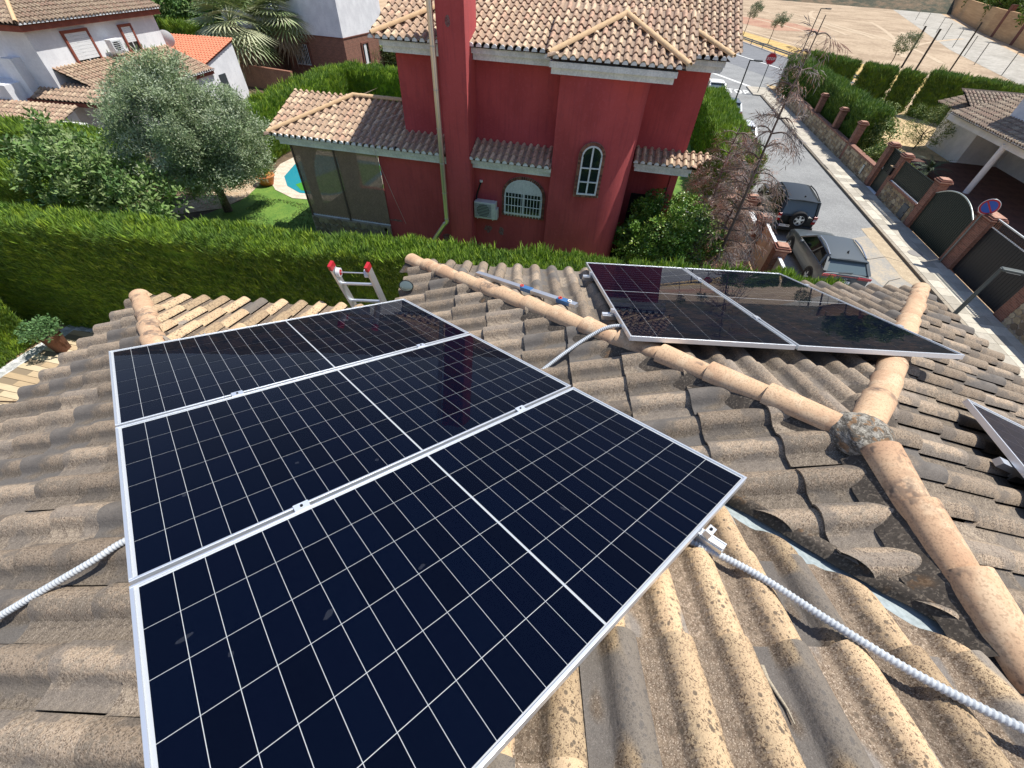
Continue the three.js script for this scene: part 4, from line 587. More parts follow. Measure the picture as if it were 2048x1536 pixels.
// pavement with kerb, slabs as separate pieces where they can be told apart
{
  const pv = structure('pavement', boxTo(14.46, 15.95, -.05, .115, -53.5, 8), concrete), kerbM = mottle([172, 160, 140], [140, 130, 116], .8, { seed: 615, grain: 26 });
  const kb = structure('kerb', boxTo(14.3, 14.455, -.05, .10, -53.5, 8), M(0x6f675b, .95)); const ks = new THREE.BoxGeometry(.15, .03, .98); for (let z = -32; z < -10; z += 1) part('kerb_stone', ks, kerbM, kb, [14.378, .112, z + .5]);
  const sm = [[196, 188, 170], [182, 174, 158], [204, 196, 178], [172, 164, 148]].map((c, i) => mottle(c, c.map((q) => q * .92), .8, { seed: 620 + i, size: 128, grain: 22 })), sg = new THREE.BoxGeometry(.485, .02, .585), r = rngOf(621); for (let z = -33; z < -11; z += .6) for (let k = 0; k < 3; k++) part('paving_slab', sg, sm[Math.floor(r() * 4)], pv, [14.71 + k * .495, .1195 + r() * .003, z + .3]);
  structure('driveway_ramp', ground([[13.55, -23.4], [14.32, -23.8], [14.32, -17.6], [13.9, -17.9], [13.6, -18.6]], .013), mottle([190, 172, 142], [164, 146, 120], .9, { seed: 630, grain: 26 }));
  structure('near_pavement', boxTo(7.45, 8.35, -.05, .115, -60, 8), concrete); structure('junction_pavement', boxTo(13.6, 16, -.05, .112, -57.5, -53.52), concrete);
  single('manhole_cover', 'round iron manhole cover in the pavement by the green gate', 'manhole', cyl(.3, .3, .012, 15.0, .137, -21.0, 24), M(0x8a8580, .8));
}
// boundary walls of the right-hand property
const stoneTones = [[176, 158, 126], [146, 128, 102], [196, 180, 150], [128, 112, 92], [162, 140, 108]].map((c, i) => mottle(c, c.map((q) => q * .82), .3, { seed: 640 + i, size: 64, grain: 30 }));
const brickWall = (() => { const t = makeTex(256, 256, (u, v, x, y) => { const row = Math.floor(v * 16), bx = (u * 4 + (row % 2) * .5), fx = bx - Math.floor(bx), fy = v * 16 - row, j = fx < .04 || fy < .12, k = hash(Math.floor(bx) % 4, row, 9); return (j ? [150, 128, 112] : mix3([144, 98, 80], [116, 78, 64], k)).map((q) => q + (hash(x, y, 1) - .5) * 20); }); t.repeat.set(1, 1); return M(0xffffff, .92, { map: t }); })();
function stoneWall(label, z0, z1, h, seed, x = 16.0) {
  const t = thing('stone_wall', label, 'wall', [x, 0, (z0 + z1) / 2], 0, 'stone boundary walls on the right pavement'), L = z1 - z0, r = rngOf(seed); part('backing', boxTo(-.12, .12, 0, h, -L / 2, L / 2), joint, t);
  const rows = Math.round(h / .21); for (let k = 0; k < rows; k++) for (let z = -L / 2; z < L / 2 - .1;) { const w = Math.min(rr(.22, .42, r), L / 2 - z), s = new THREE.Shape(), n = 6; for (let i = 0; i < n; i++) { const a = 6.283 * i / n + rr(-.25, .25, r), px = Math.cos(a) * (w / 2 - .01) * 1.1, py = Math.sin(a) * .105 * 1.08; i ? s.lineTo(px, py) : s.moveTo(px, py); } s.closePath(); part('stone', new THREE.ExtrudeGeometry(s, { depth: .025, bevelEnabled: false }).rotateY(-Math.PI / 2), stoneTones[Math.floor(r() * 5)], t, [-.12, .105 + k * .21, z + w / 2]); z += w; }
  part('coping', boxTo(-.17, .17, h, h + .09, -L / 2, L / 2), brickWall, t); return t;
}
const pillarCap = mottle([188, 148, 126], [158, 116, 96], .4, { seed: 650, size: 64 });
function pillar(label, x, z, h, w, group, d = w) { const t = thing('brick_pillar', label, 'pillar', [x, 0, z], 0, group); part('shaft', boxTo(-w / 2, w / 2, 0, h - .22, -d / 2, d / 2), brickWall, t); for (let k = 0; k < 4; k++) { const e = [.03, .07, .045, -.02][k]; part('cap_course', boxTo(-w / 2 - e, w / 2 + e, h - .22 + k * .056, h - .22 + k * .056 + .042, -d / 2 - e, d / 2 + e), k === 3 ? pillarCap : k % 2 ? pillarCap : brickMats[1], t); } return t; }
const PG = 'brick pillars of the right-hand boundary';
pillar('wide brick pillar behind the no parking sign', 16.1, -20.3, 2.45, .5, PG, .85);
pillar('brick pillar on the far side of the arched green gate', 16.1, -24.3, 2.45, .44, PG);
pillar('slim brick pillar carrying the letter box beside the garden gate', 16.1, -28.1, 2.4, .4, PG);
pillar('brick pillar on the far side of the narrow garden gate', 16.1, -29.9, 2.45, .42, PG);
pillar('brick pillar where the clipped hedge begins', 16.1, -34.6, 2.4, .4, PG);
pillar('second brick pillar along the clipped hedge', 16.1, -38.2, 2.4, .4, PG);
pillar('third and farthest brick pillar along the clipped hedge', 16.1, -42.7, 2.4, .4, PG);
pillar('brick pillar at the near end of the dark sliding gate', 16.1, -16.2, 2.4, .5, PG);
stoneWall('stone wall under the green slatted fence', -27.9, -24.55, 1.0, 661); stoneWall('stone wall beside the narrow garden gate', -34.4, -30.1, 1.05, 662); stoneWall('stone wall below the clipped hedge', -50, -34.8, 1.05, 663); stoneWall('stone wall at the right edge near the dark gate', -15.95, -9, 1.6, 664);
const gateGreen = M(0x15251f, .5, { metalness: .2 });
{ // fence
  const t = thing('slat_fence', 'dark green vertical slat fence on top of the stone wall', 'fence', [16.0, 1.09, -26.2]); for (let z = -1.55; z < 1.56; z += .13) part('slat', plainBox(.03, 1.0, .085, 0, .52, z), gateGreen, t); part('rail', plainBox(.05, .05, 3.25, .03, .1, 0), gateGreen, t); part('rail', plainBox(.05, .05, 3.25, .03, .95, 0), gateGreen, t); part('sill_bar', plainBox(.06, .03, 3.25, -.06, .015, 0), trimWhite, t);
  const m = thing('meter_box', 'grey square meter door set in the stone wall', 'meter box', [15.83, .2, -25.1]); part('door', rbox(.04, .62, .55, .01, 0, .31, 0), M(0x4c5358, .6), m); part('lock', plainBox(.02, .05, .05, -.03, .3, .2), darkMetal, m);
  const n = thing('name_plate', 'pale upright plate on the stone wall near the garden gate', 'plate', [15.84, .35, -31.1]); part('plate', rbox(.03, .5, .22, .01, 0, .25, 0), M(0xa9b0ac, .5), n); part('rim', plainBox(.01, .54, .26, .012, .25, 0), darkMetal, n);
}
{ // narrow garden gate
  const t = thing('garden_gate', 'narrow dark green pedestrian gate between two brick pillars', 'gate', [16.1, .12, -29.0]); part('lower_panel', plainBox(.04, 1.0, 1.24, 0, .5, 0), gateGreen, t); part('upper_panel', plainBox(.03, 1.05, 1.24, 0, 1.55, 0), M(0x101c18, .4), t); for (let z = -.55; z < .6; z += .14) part('upright', plainBox(.05, 1.05, .025, -.01, 1.55, z), gateGreen, t); part('frame', plainBox(.06, .06, 1.3, 0, 2.08, 0), gateGreen, t); part('frame', plainBox(.06, .06, 1.3, 0, 1.03, 0), gateGreen, t); part('threshold', plainBox(.3, .03, 1.3, -.08, .0, 0), trimWhite, t); part('handle', plainBox(.05, .12, .03, -.04, 1.1, -.5), alu, t);
  const l = thing('letter_box', 'black letter box with pale lid on the slim brick pillar', 'letter box', [15.86, 1.45, -28.25]); part('box', rbox(.16, .4, .3, .02, 0, 0, 0), black, l); part('lid', plainBox(.2, .03, .34, -.01, .215, 0), M(0xa58a6a, .7), l);
}
{ // arched sliding gate
  const t = thing('arched_gate', 'green vertical board gate with pale arched top rail', 'gate', [16.0, .12, -22.45]), top = (z) => 1.72 + .5 * (1 - Math.pow(z / 1.62, 2)), n = 25; for (let i = 0; i < n; i++) { const z = -1.58 + 3.16 * (i + .5) / n, h = top(z); part('board', plainBox(.035, h, 3.16 / n - .022, 0, h / 2, z), gateGreen, t); } part('backing', (() => { const s = new THREE.Shape(); s.moveTo(-1.6, 0); s.lineTo(1.6, 0); for (let i = 0; i <= 16; i++) { const z = 1.6 - 3.2 * i / 16; s.lineTo(z, top(z) - .02); } return new THREE.ExtrudeGeometry(s, { depth: .01, bevelEnabled: false }).rotateY(-Math.PI / 2).translate(.04, 0, 0); })(), M(0x0b1210, .7), t); part('top_rail', tube([-1.62, -1, -.5, 0, .5, 1, 1.62].map((z) => V(0, top(z) + .015, z)), .028, .028, 30, 8), M(0xb9c0b8, .4, { metalness: .5 }), t);
}
{ // dark gate, nearer
  const t = thing('sliding_gate', 'near black sliding gate with pale spiked edge at the right', 'gate', [16.02, .12, -18.15]); for (let i = 0; i < 22; i++) part('board', plainBox(.04, 1.95, .145, 0, .975, -1.62 + i * .155), M(0x14171d, .5), t); part('backing', plainBox(.01, 1.9, 3.4, .04, .95, 0), black, t); part('top_rail', plainBox(.05, .04, 3.45, 0, 2.28, 0), alu, t); for (let i = 0; i < 34; i++) part('spike', plainBox(.02, .3, .035, 0, 2.1, -1.65 + i * .1), i % 1 ? alu : darkMetal, t); for (let i = 0; i < 34; i++) part('bead', plainBox(.03, .035, .05, -.012, 1.98, -1.65 + i * .1), trimWhite, t);
}
// street furniture
{
  const t = thing('no_parking_sign', 'round blue no parking sign with red ring on a grey post', 'road sign', [15.78, .12, -20.45]); part('post', cyl(.03, .03, 2.35, 0, 1.17, 0), M(0x7d8684, .5, { metalness: .5 }), t); const s = part('disc', new THREE.CylinderGeometry(.3, .3, .02, 36).rotateX(Math.PI / 2).translate(0, 2.53, .05), M(0xb32430, .5), t); t.rotation.y = -.45; part('blue_field', new THREE.CylinderGeometry(.235, .235, .006, 32).rotateX(Math.PI / 2).translate(0, 2.53, .064), M(0x2b55a8, .5), s); part('slash', plainBox(.47, .05, .006, 0, 0, 0).rotateZ(-.785).translate(0, 2.53, .0685), M(0xb32430, .5), s); part('rim', new THREE.TorusGeometry(.3, .012, 6, 40).translate(0, 2.53, .05), M(0xc9cfd0, .4, { metalness: .4 }), s);
}
{
  const t = thing('stop_sign', 'red octagonal STOP sign on a tall grey post at the junction', 'road sign', [14.2, .1, -54.6]); part('post', cyl(.04, .04, 2.5, 0, 1.25, 0), M(0x5f6668, .5, { metalness: .5 }), t); const o = part('plate', new THREE.CylinderGeometry(.5, .5, .03, 8).rotateY(Math.PI / 8).rotateX(Math.PI / 2).translate(0, 2.75, .06), M(0xc0202c, .5), t); part('border', new THREE.TorusGeometry(.462, .014, 4, 8).rotateZ(Math.PI / 8).translate(0, 2.75, .077), paint, o); const g = new TextGeometry('STOP', { font: FONT, size: .22, depth: .004, curveSegments: 3 }); g.computeBoundingBox(); g.translate(-g.boundingBox.max.x / 2, 2.64, .078); part('lettering', g, paint, o);
  const l = (label, x, z, h, col, arm, turn, group, r = .06) => { const t = thing('street_lamp', label, 'street lamp', [x, 0, z], turn, group); part('pole', cyl(r, r * .75, h, 0, h / 2, 0), col, t); part('arm', plainBox(arm, .06, .07, arm / 2, h - .03, 0), col, t); const hd = part('lamp_head', rbox(.62, .09, .24, .03, arm + .2, h - .02, 0), col, t); part('lens', plainBox(.4, .012, .18, arm + .25, h - .072, 0), trimWhite, hd); return t; };
  l('dark modern street lamp behind the tall hedge by the junction', 9.5, -42, 4.1, M(0x14181c, .5), .4, 0);
  l('grey street lamp with pale head at the right edge', 14.15, -15.85, 2.2, M(0x565b58, .5, { metalness: .3 }), .1, -.2, undefined, .075);
  l('tall thin street lamp beside the guardrail', 19.5, -63.8, 6.2, M(0x2c3032, .5), .7, .4); l('small lamp post beyond the main road', 13.8, -92, 3.2, M(0x2c3032, .5), .8, .2);
  const f = thing('warning_sign', 'triangular warning sign with a white back plate beyond the road', 'road sign', [12.7, 0, -123]); part('post', cyl(.05, .05, 2.6, 0, 1.3, 0), alu, f); part('triangle', new THREE.CylinderGeometry(.6, .6, .03, 3).rotateX(Math.PI / 2).translate(0, 2.6, .05), M(0xd8cfc6, .5), f); part('panel', plainBox(.7, .7, .03, 0, 1.7, .05), M(0x4a6a94, .5), f);
}
{ // guardrail: posts and beams
  const t = thing('guardrail', 'grey steel guardrail along the far side of the main road', 'guardrail'), a = V(15.2, .62, -113), b = V(27.5, .62, -66), d = b.clone().sub(a), gm = mottle([150, 154, 154], [120, 124, 126], 2, { seed: 671, size: 64, rough: .5 }); for (const y of [0, -.2]) part('beam', strut(a.clone().add(V(0, y, 0)), b.clone().add(V(0, y, 0)), .08, .14), gm, t); for (let i = 0; i <= 12; i++) { const p = a.clone().addScaledVector(d, i / 12); part('post', plainBox(.1, .75, .1, p.x, .36, p.z), gm, t); }
}
// field, dirt track, far wall, hills
structure('field', ground([[18, -120], [31, -72], [44, -58], [50, -74], [60, -114], [105, -264], [60, -330], [10, -330], [-6, -170]], -.008), mottle([180, 158, 130], [148, 126, 100], 26, { size: 512, f1: 6, f2: 70, fine: .45, seed: 681, grain: 30 }));
{ const r = rngOf(682), tm = mottle([194, 174, 146], [176, 154, 126], 4, { seed: 684, grain: 26 }); for (let k = 0; k < 9; k++) { const x0 = rr(28, 60, r), z0 = rr(-150, -85, r), a = rr(-.5, .5, r), L = rr(40, 90, r), bend = rr(-.012, .012, r), lt = [], rt = []; let x = x0, z = z0, an = a; for (let i = 0; i <= 14; i++) { lt.push([x - Math.cos(an) * .45, z - Math.sin(an) * .45]); rt.push([x + Math.cos(an) * .45, z + Math.sin(an) * .45]); x += Math.sin(an) * L / 14; z -= Math.cos(an) * L / 14; an += bend * L / 14; } structure('tyre_track', ground(lt.concat(rt.reverse()), .001 + k * .002), tm); } }
structure('dry_grass', ground([[26.5, -70], [33, -62], [46, -57], [49, -64], [40, -72], [30, -88], [21, -118], [16, -118]], -.002), mottle([206, 176, 108], [174, 142, 88], 5, { size: 256, f1: 5, f2: 50, seed: 683, grain: 44 }));
structure('red_earth', ground([[20, -140], [30, -120], [41, -124], [38, -140], [28, -152]], -.002), mottle([158, 112, 90], [176, 140, 112], 9, { seed: 685, grain: 26 }));
structure('dirt_track', ground([[49.7, -75], [57.3, -108.4], [104.7, -264], [134, -301], [80.3, -144], [67.5, -105.6], [58, -78]], .004), mottle([176, 170, 158], [150, 144, 132], 12, { seed: 687, grain: 26 }));
{ const r = rngOf(691), dark = M(0x3a3530, .9); const post = (x, z, h, lb, rr_ = .07, lean = 0) => { const t = thing('field_post', lb, 'post', [x, 0, z]); part('post', bar(V(0, 0, 0), V(lean, h, 0), rr_, 6), dark, t); part('post_cap', cyl(rr_ * 1.15, rr_ * 1.15, .05, lean, h, 0, 6), dark, t); };
  post(38.4, -81.2, 4.4, 'left one of the two thick dark posts in the dry field', .12); post(39.7, -80, 4.3, 'right one of the two thick dark posts in the dry field', .12); post(37.8, -69, 5.7, 'tallest thin dark post in the dry field behind the clipped hedge', .08); post(44.5, -61, 3.2, 'leaning dark post at the right end of the field', .08, 1.0);
  const fp = [[121, -306], [100, -245], [81, -179], [75, -160], [70, -142], [64, -126], [59.8, -113], [56, -101], [52.5, -91], [51.4, -82]]; fp.forEach(([x, z]) => { const t = thing('fence_post', 'thin grey fence post along the dirt track', 'post', [x, 0, z], 0, 'fence posts along the track'); part('post', cyl(.06, .06, 2.6, 0, 1.3, 0, 6), M(0x8a8880, .7), t); });
}
{ const t = thing('boundary_wall', 'ochre boundary wall on the far side of the dirt track', 'wall'), m = mottle([196, 160, 116], [170, 134, 96], 8, { seed: 695, grain: 20 }), pts = [[150, -330], [84, -150], [70.5, -105], [62, -78]]; for (let i = 0; i < 3; i++) part('wall_panel', strut(V(pts[i][0], 2.2, pts[i][1]), V(pts[i + 1][0], 2.2, pts[i + 1][1]), .5, 4.4), m, t); for (const k of [.2, .55, .8]) { const x = mix(84, 70.5, k), z = mix(-150, -105, k); part('wall_pier', plainBox(.9, 5.4, .9, x, 2.7, z), brickMats[1], t); } }
{ // rolling dry hills beyond the picture, which the far panels mirror
  const n = 80, pos = [], idx = [], R = [240, 330, 430, 560, 700], hh = [0, 20, 52, 78, 92]; for (let i = 0; i <= n; i++) { const a = (-160 + 220 * i / n) * D; for (let k = 0; k < 5; k++) { const y = k ? hh[k] * (.75 + .6 * fbm(i / n, k / 5, 8, 701, 3)) : -1; pos.push(Math.sin(a) * R[k], y, -Math.cos(a) * R[k]); } } for (let i = 0; i < n; i++) for (let k = 0; k < 4; k++) { const o = i * 5 + k; idx.push(o, o + 5, o + 1, o + 1, o + 5, o + 6); }
  const g = new THREE.BufferGeometry(); g.setAttribute('position', new THREE.Float32BufferAttribute(pos, 3)); const uv = []; for (let i = 0; i < pos.length; i += 3) uv.push(pos[i] / 60, pos[i + 2] / 60); g.setAttribute('uv', new THREE.Float32BufferAttribute(uv, 2)); g.setIndex(idx); g.computeVertexNormals(); const m = mottle([112, 92, 68], [52, 56, 38], 1, { size: 256, f1: 6, f2: 40, seed: 703, grain: 30 }); m.side = THREE.DoubleSide; structure('hills', g, m);
}
const smallLeaf = sprayGeo(21, 7, .16, .04, .12), bigLeaf = sprayGeo(22, 7, .2, .035, .12), thinLeaf = sprayGeo(23, 9, .13, .016, .16);
[[21, -105.2, 4.2, 'left young tree at the edge of the dry field'], [23.6, -96.3, 3.7, 'second young tree at the edge of the dry field'], [33.9, -75, 3.7, 'young tree with a fuller crown beside the two dark posts'], [48.5, -66, 3.0, 'young tree cut off at the right edge of the field']].forEach(([x, z, h, lb], i) => tree('young_tree', lb, 'tree', [x, z], { lobes: [[.5, h - .7, 0, 1.1, .95, 1.1], [1.0, h - .2, .2, .8, .6, .8]], clumps: 46, per: 7, clumpR: .3, leaf: bigLeaf, tones: [[.16, .2, .1], [.11, .16, .07], [.2, .24, .13]], trunkR: .06, trunkH: h - 1, seed: 710 + i, limbs: 4, group: 'young trees along the field' }));
[[92, -160, 12, 9], [82, -128, 10, 8], [75, -100, 9, 7], [108, -200, 12, 10], [68, -84, 8, 6]].forEach(([x, z, h, w], i) => tree('dark_tree', ['dark dense tree behind the ochre wall at the right edge', 'dark tree over the ochre wall next to the gateway', 'dark tree nearest the right edge behind the ochre wall', 'dark tree at the top edge behind the ochre wall', 'low dark tree at the right edge beyond the field'][i], 'tree', [x, z], { lobes: [[0, h * .55, 0, w * .6, h * .45, w * .6]], clumps: 150, per: 9, clumpR: 1.1, leaf: sprayGeo(30 + i, 8, .6, .16, .5), tones: DEEP, trunkR: .3, seed: 720 + i, group: 'trees behind the ochre wall' }));
// hedges and plants of the right-hand garden
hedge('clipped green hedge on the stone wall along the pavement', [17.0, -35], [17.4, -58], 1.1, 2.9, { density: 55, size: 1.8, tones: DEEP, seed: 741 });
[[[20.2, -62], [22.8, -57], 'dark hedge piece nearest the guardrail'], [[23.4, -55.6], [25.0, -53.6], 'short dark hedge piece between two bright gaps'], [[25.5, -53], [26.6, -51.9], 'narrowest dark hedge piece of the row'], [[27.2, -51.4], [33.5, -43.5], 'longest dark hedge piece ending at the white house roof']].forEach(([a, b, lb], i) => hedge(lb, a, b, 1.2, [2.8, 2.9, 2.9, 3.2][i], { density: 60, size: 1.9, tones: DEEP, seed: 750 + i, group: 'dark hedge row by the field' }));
structure('garden_earth', ground([[16.2, -24], [36, -24], [36, -46], [24, -57], [16.2, -60]], .006), mottle([204, 178, 132], [160, 136, 100], 3, { seed: 761, grain: 36 }));
const shrubTones = [[.14, .22, .04], [.2, .26, .05], [.09, .16, .03], [.24, .28, .08]];
[[17.6, -35.2, 2.3, 1.0, 'leafy light green shrub beside the end of the clipped hedge'], [18.9, -39.5, 2.6, 1.3, 'tall thin leafed shrub in the right-hand garden'], [22.6, -39.5, 2.8, 1.5, 'large loose shrub with long shoots near the dark hedge'], [17.0, -32.6, 1.3, .8, 'rounded dark green bush behind the stone wall'], [18.0, -31.2, 1.0, .6, 'small dry bush behind the narrow gate']].forEach(([x, z, h, w, lb], i) => tree('garden_shrub', lb, 'shrub', [x, z], { lobes: [[0, h * .55, 0, w, h * .45, w]], clumps: 60, per: 9, clumpR: .32, leaf: i === 2 ? thinLeaf : smallLeaf, tones: shrubTones, trunkR: .05, trunkH: h * .4, seed: 770 + i, limbs: 9, group: 'shrubs in the right-hand garden' }));
function fanPlant(name, label, cat, base, n, len, droop, tones, seed, { wid = .12, y = .3, trunk = 0, stiff = .8 } = {}) { // rosette of arching leaves
  const g = thing(name, label, cat, [base[0], 0, base[1]]), r = rngOf(seed), ms = tones.map((c) => MP(new THREE.Color().setRGB(...c), .7, { side: THREE.DoubleSide, transmission: .2 })); if (trunk) part('trunk', cyl(.16, .13, trunk, 0, trunk / 2, 0), bark, g);
  for (let i = 0; i < n; i++) { const a = rr(0, 6.28, r), e = rr(.05, 1.3, r), L = len * rr(.7, 1.15, r), p = [], d = V(Math.cos(a), 0, Math.sin(a)), sd = V(-Math.sin(a), 0, Math.cos(a)); const K = 6, pos = []; let q = V(0, y + trunk, 0), el = e; for (let k = 0; k <= K; k++) { const w = wid * Math.sin(Math.PI * (.12 + .86 * k / K)); p.push([q.clone().addScaledVector(sd, w), q.clone().addScaledVector(sd, -w), q.clone()]); q = q.clone().addScaledVector(d, Math.cos(el) * L / K).add(V(0, Math.sin(el) * L / K, 0)); el -= droop / K * 2; } for (let k = 0; k < K; k++) { const [a1, b1, m1] = p[k], [a2, b2, m2] = p[k + 1]; for (let j = 0; j < 3; j++) { const t0 = j / 3, t1 = t0 + .2; for (const [u, v] of [[a1, a2], [b1, b2]]) { const s0 = m1.clone().lerp(m2, t0), s1 = m1.clone().lerp(m2, t1), tip = u.clone().lerp(v, t1 + .25); for (const z of [s0, s1, tip]) pos.push(z.x, z.y, z.z); } } } const lg = new THREE.BufferGeometry(); lg.setAttribute('position', new THREE.Float32BufferAttribute(pos, 3)); lg.computeVertexNormals(); part('frond', lg, ms[Math.floor(r() * ms.length)], g); }
  return g;
}
fanPlant('sago_palm', 'low dark sago palm in front of the porch', 'palm', [20.6, -33], 40, 1.5, .7, [[.03, .07, .02], [.05, .1, .03], [.07, .12, .03]], 781, { wid: .16, y: .4 });
// white house on the right
{
  const h = thing('white_house', 'white house with porch and grey brown tile eaves at the right edge', 'house', [26, 0, -33]), X = -26, Z = 33, B = (x0, x1, y0, y1, z0, z1) => boxTo(x0 + X, x1 + X, y0, y1, z0 + Z, z1 + Z), P = (n, g, m) => part(n, g, m, h);
  P('wall', B(24.1, 35, 0, 2.6, -41, -36.6), white); P('wall', B(26.6, 35, 0, 3, -36.6, -29.5), white); P('wall', B(22.7, 35, 3.0, 6.4, -33.2, -20), white); P('wall', B(25.0, 35, 0, 3.0, -29.5, -20), white); P('porch_column', cyl(.16, .16, 2.75, 21.7 + X, 1.38, -30.4 + Z, 18), white); P('porch_beam', B(21.6, 25, 2.6, 2.9, -36.5, -26), white); P('porch_floor', B(20.8, 26.6, 0, .15, -36.6, -22), mottle([104, 70, 60], [78, 52, 46], 1, { seed: 791, grain: 20 })); P('porch_ceiling', B(21.6, 26.6, 2.905, 2.97, -36.5, -26), white); P('door', B(24.94, 24.99, .15, 2.3, -28.5, -27.3), M(0x2a1f1a, .5));
  const g2 = []; for (let k = 0; k < 8; k++) g2.push(bigTile[k]); const list = [], kk = .34, lay = (o, dx, dz, reg, nA, nD, a0, seed) => layTiles({ origin: V(o[0] + X, o[1], o[2] + Z), down: V(dx, -kk, dz), region: reg, geos: g2, pick: (r) => Math.floor(r() * 8), step: .24, course: .35, nA, nD, a0, seed, scl: 1.17, list });
  lay([34.9, 2.72, -36.1], 0, 1, [[1, 0, 23.0 + X], [-1, 0, -35 - X], [0, 1, -39.5 + Z]], 52, 9, 0, 792); lay([21.3, 3.04, -26], -1, 0, [[-1, 0, -25.05 - X], [0, 1, -36.0 + Z], [0, -1, 25.8 - Z], [-1, -1, -25.05 - X + 33.4 - Z - 99]], 44, 11, 0, 793); lay([23.0, 2.72, -36.1], -1, 0, [[-1, 0, -25.6 - X], [0, 1, -41 + Z], [0, -1, 36 - Z]], 22, 7, 0, 794);
  const tm = (() => { const t = clayTileMat.clone(); t.color = new THREE.Color(.68, .74, .8); return t; })(); setTiles(list, h, tm, V(20 + X, 3, -30 + Z), 200);
  for (let z = -35.8; z < -26; z += .24) part('eave_plug', plug, white, h, [21.34 + X, 3.02, z + Z], [0, -Math.PI / 2, 0]);
  P('roof_deck', merge([polyGeo([V(21.3 + X, 3.0, -25.9 + Z), V(25 + X, 4.25, -25.9 + Z), V(25 + X, 4.25, -36 + Z), V(21.3 + X, 3.0, -36 + Z)]), polyGeo([V(23 + X, 2.69, -36.1 + Z), V(35 + X, 2.69, -36.1 + Z), V(35 + X, 3.85, -39.5 + Z), V(23 + X, 3.85, -39.5 + Z)])]), M(0x4a3f36, .95));
}
{ const t = thing('planter_tub', 'pale oval tub planter on the shaded porch', 'planter', [24.0, .15, -26.5]); part('tub', new THREE.LatheGeometry([[0, 0], [.3, 0], [.42, .35], [.44, .5], [.38, .5], [0, .44]].map(([a, b]) => new THREE.Vector2(a, b)), 24), M(0x6f7f7c, .7), t); const r = rngOf(795), pl = []; for (let i = 0; i < 40; i++) pl.push([V(rr(-.3, .3, r), .5 + r() * .5, rr(-.3, .3, r)), twist(r, .6), 1]); cloud('plant', smallLeaf, leafMat, t, pl, DEEP, r); }
// ---------- cars ----------
function loft(sections) { // sections: arrays of Vector3 of equal length, open strips joined
  const pos = [], idx = [], n = sections[0].length; sections.forEach((s) => s.forEach((p) => pos.push(p.x, p.y, p.z)));
  for (let i = 0; i < sections.length - 1; i++) for (let j = 0; j < n - 1; j++) { const o = i * n + j; idx.push(o, o + 1, o + n, o + 1, o + n + 1, o + n); }
  const g = new THREE.BufferGeometry(); g.setAttribute('position', new THREE.Float32BufferAttribute(pos, 3)); g.setIndex(idx); return toCreasedNormals(g.toNonIndexed(), .7);
}
function wheelParts(parent, x, z, r, w, side) {
  const g = new THREE.Group(); g.name = 'wheel'; g.position.set(x, r, z); parent.add(g);
  part('tyre', new THREE.LatheGeometry([[r * .6, -w / 2], [r * .93, -w / 2], [r, -w * .32], [r, w * .32], [r * .93, w / 2], [r * .6, w / 2]].map(([a, b]) => new THREE.Vector2(a, b)), 28).rotateZ(Math.PI / 2), rubber, g);
  const rm = M(0xb9bdc0, .3, { metalness: .8 }), rim = [new THREE.CylinderGeometry(r * .16, r * .16, w * .5, 12).rotateZ(Math.PI / 2)]; for (let k = 0; k < 5; k++) rim.push(plainBox(w * .3, r * .62, r * .17, 0, r * .33, 0).rotateX(k * 1.2566)); rim.push(new THREE.TorusGeometry(r * .6, r * .05, 6, 26).rotateY(Math.PI / 2)); part('rim', merge(rim).translate(side * w * .3, 0, 0), rm, g); part('rim_back', new THREE.CylinderGeometry(r * .6, r * .6, w * .2, 20).rotateZ(Math.PI / 2), darkMetal, g);
}
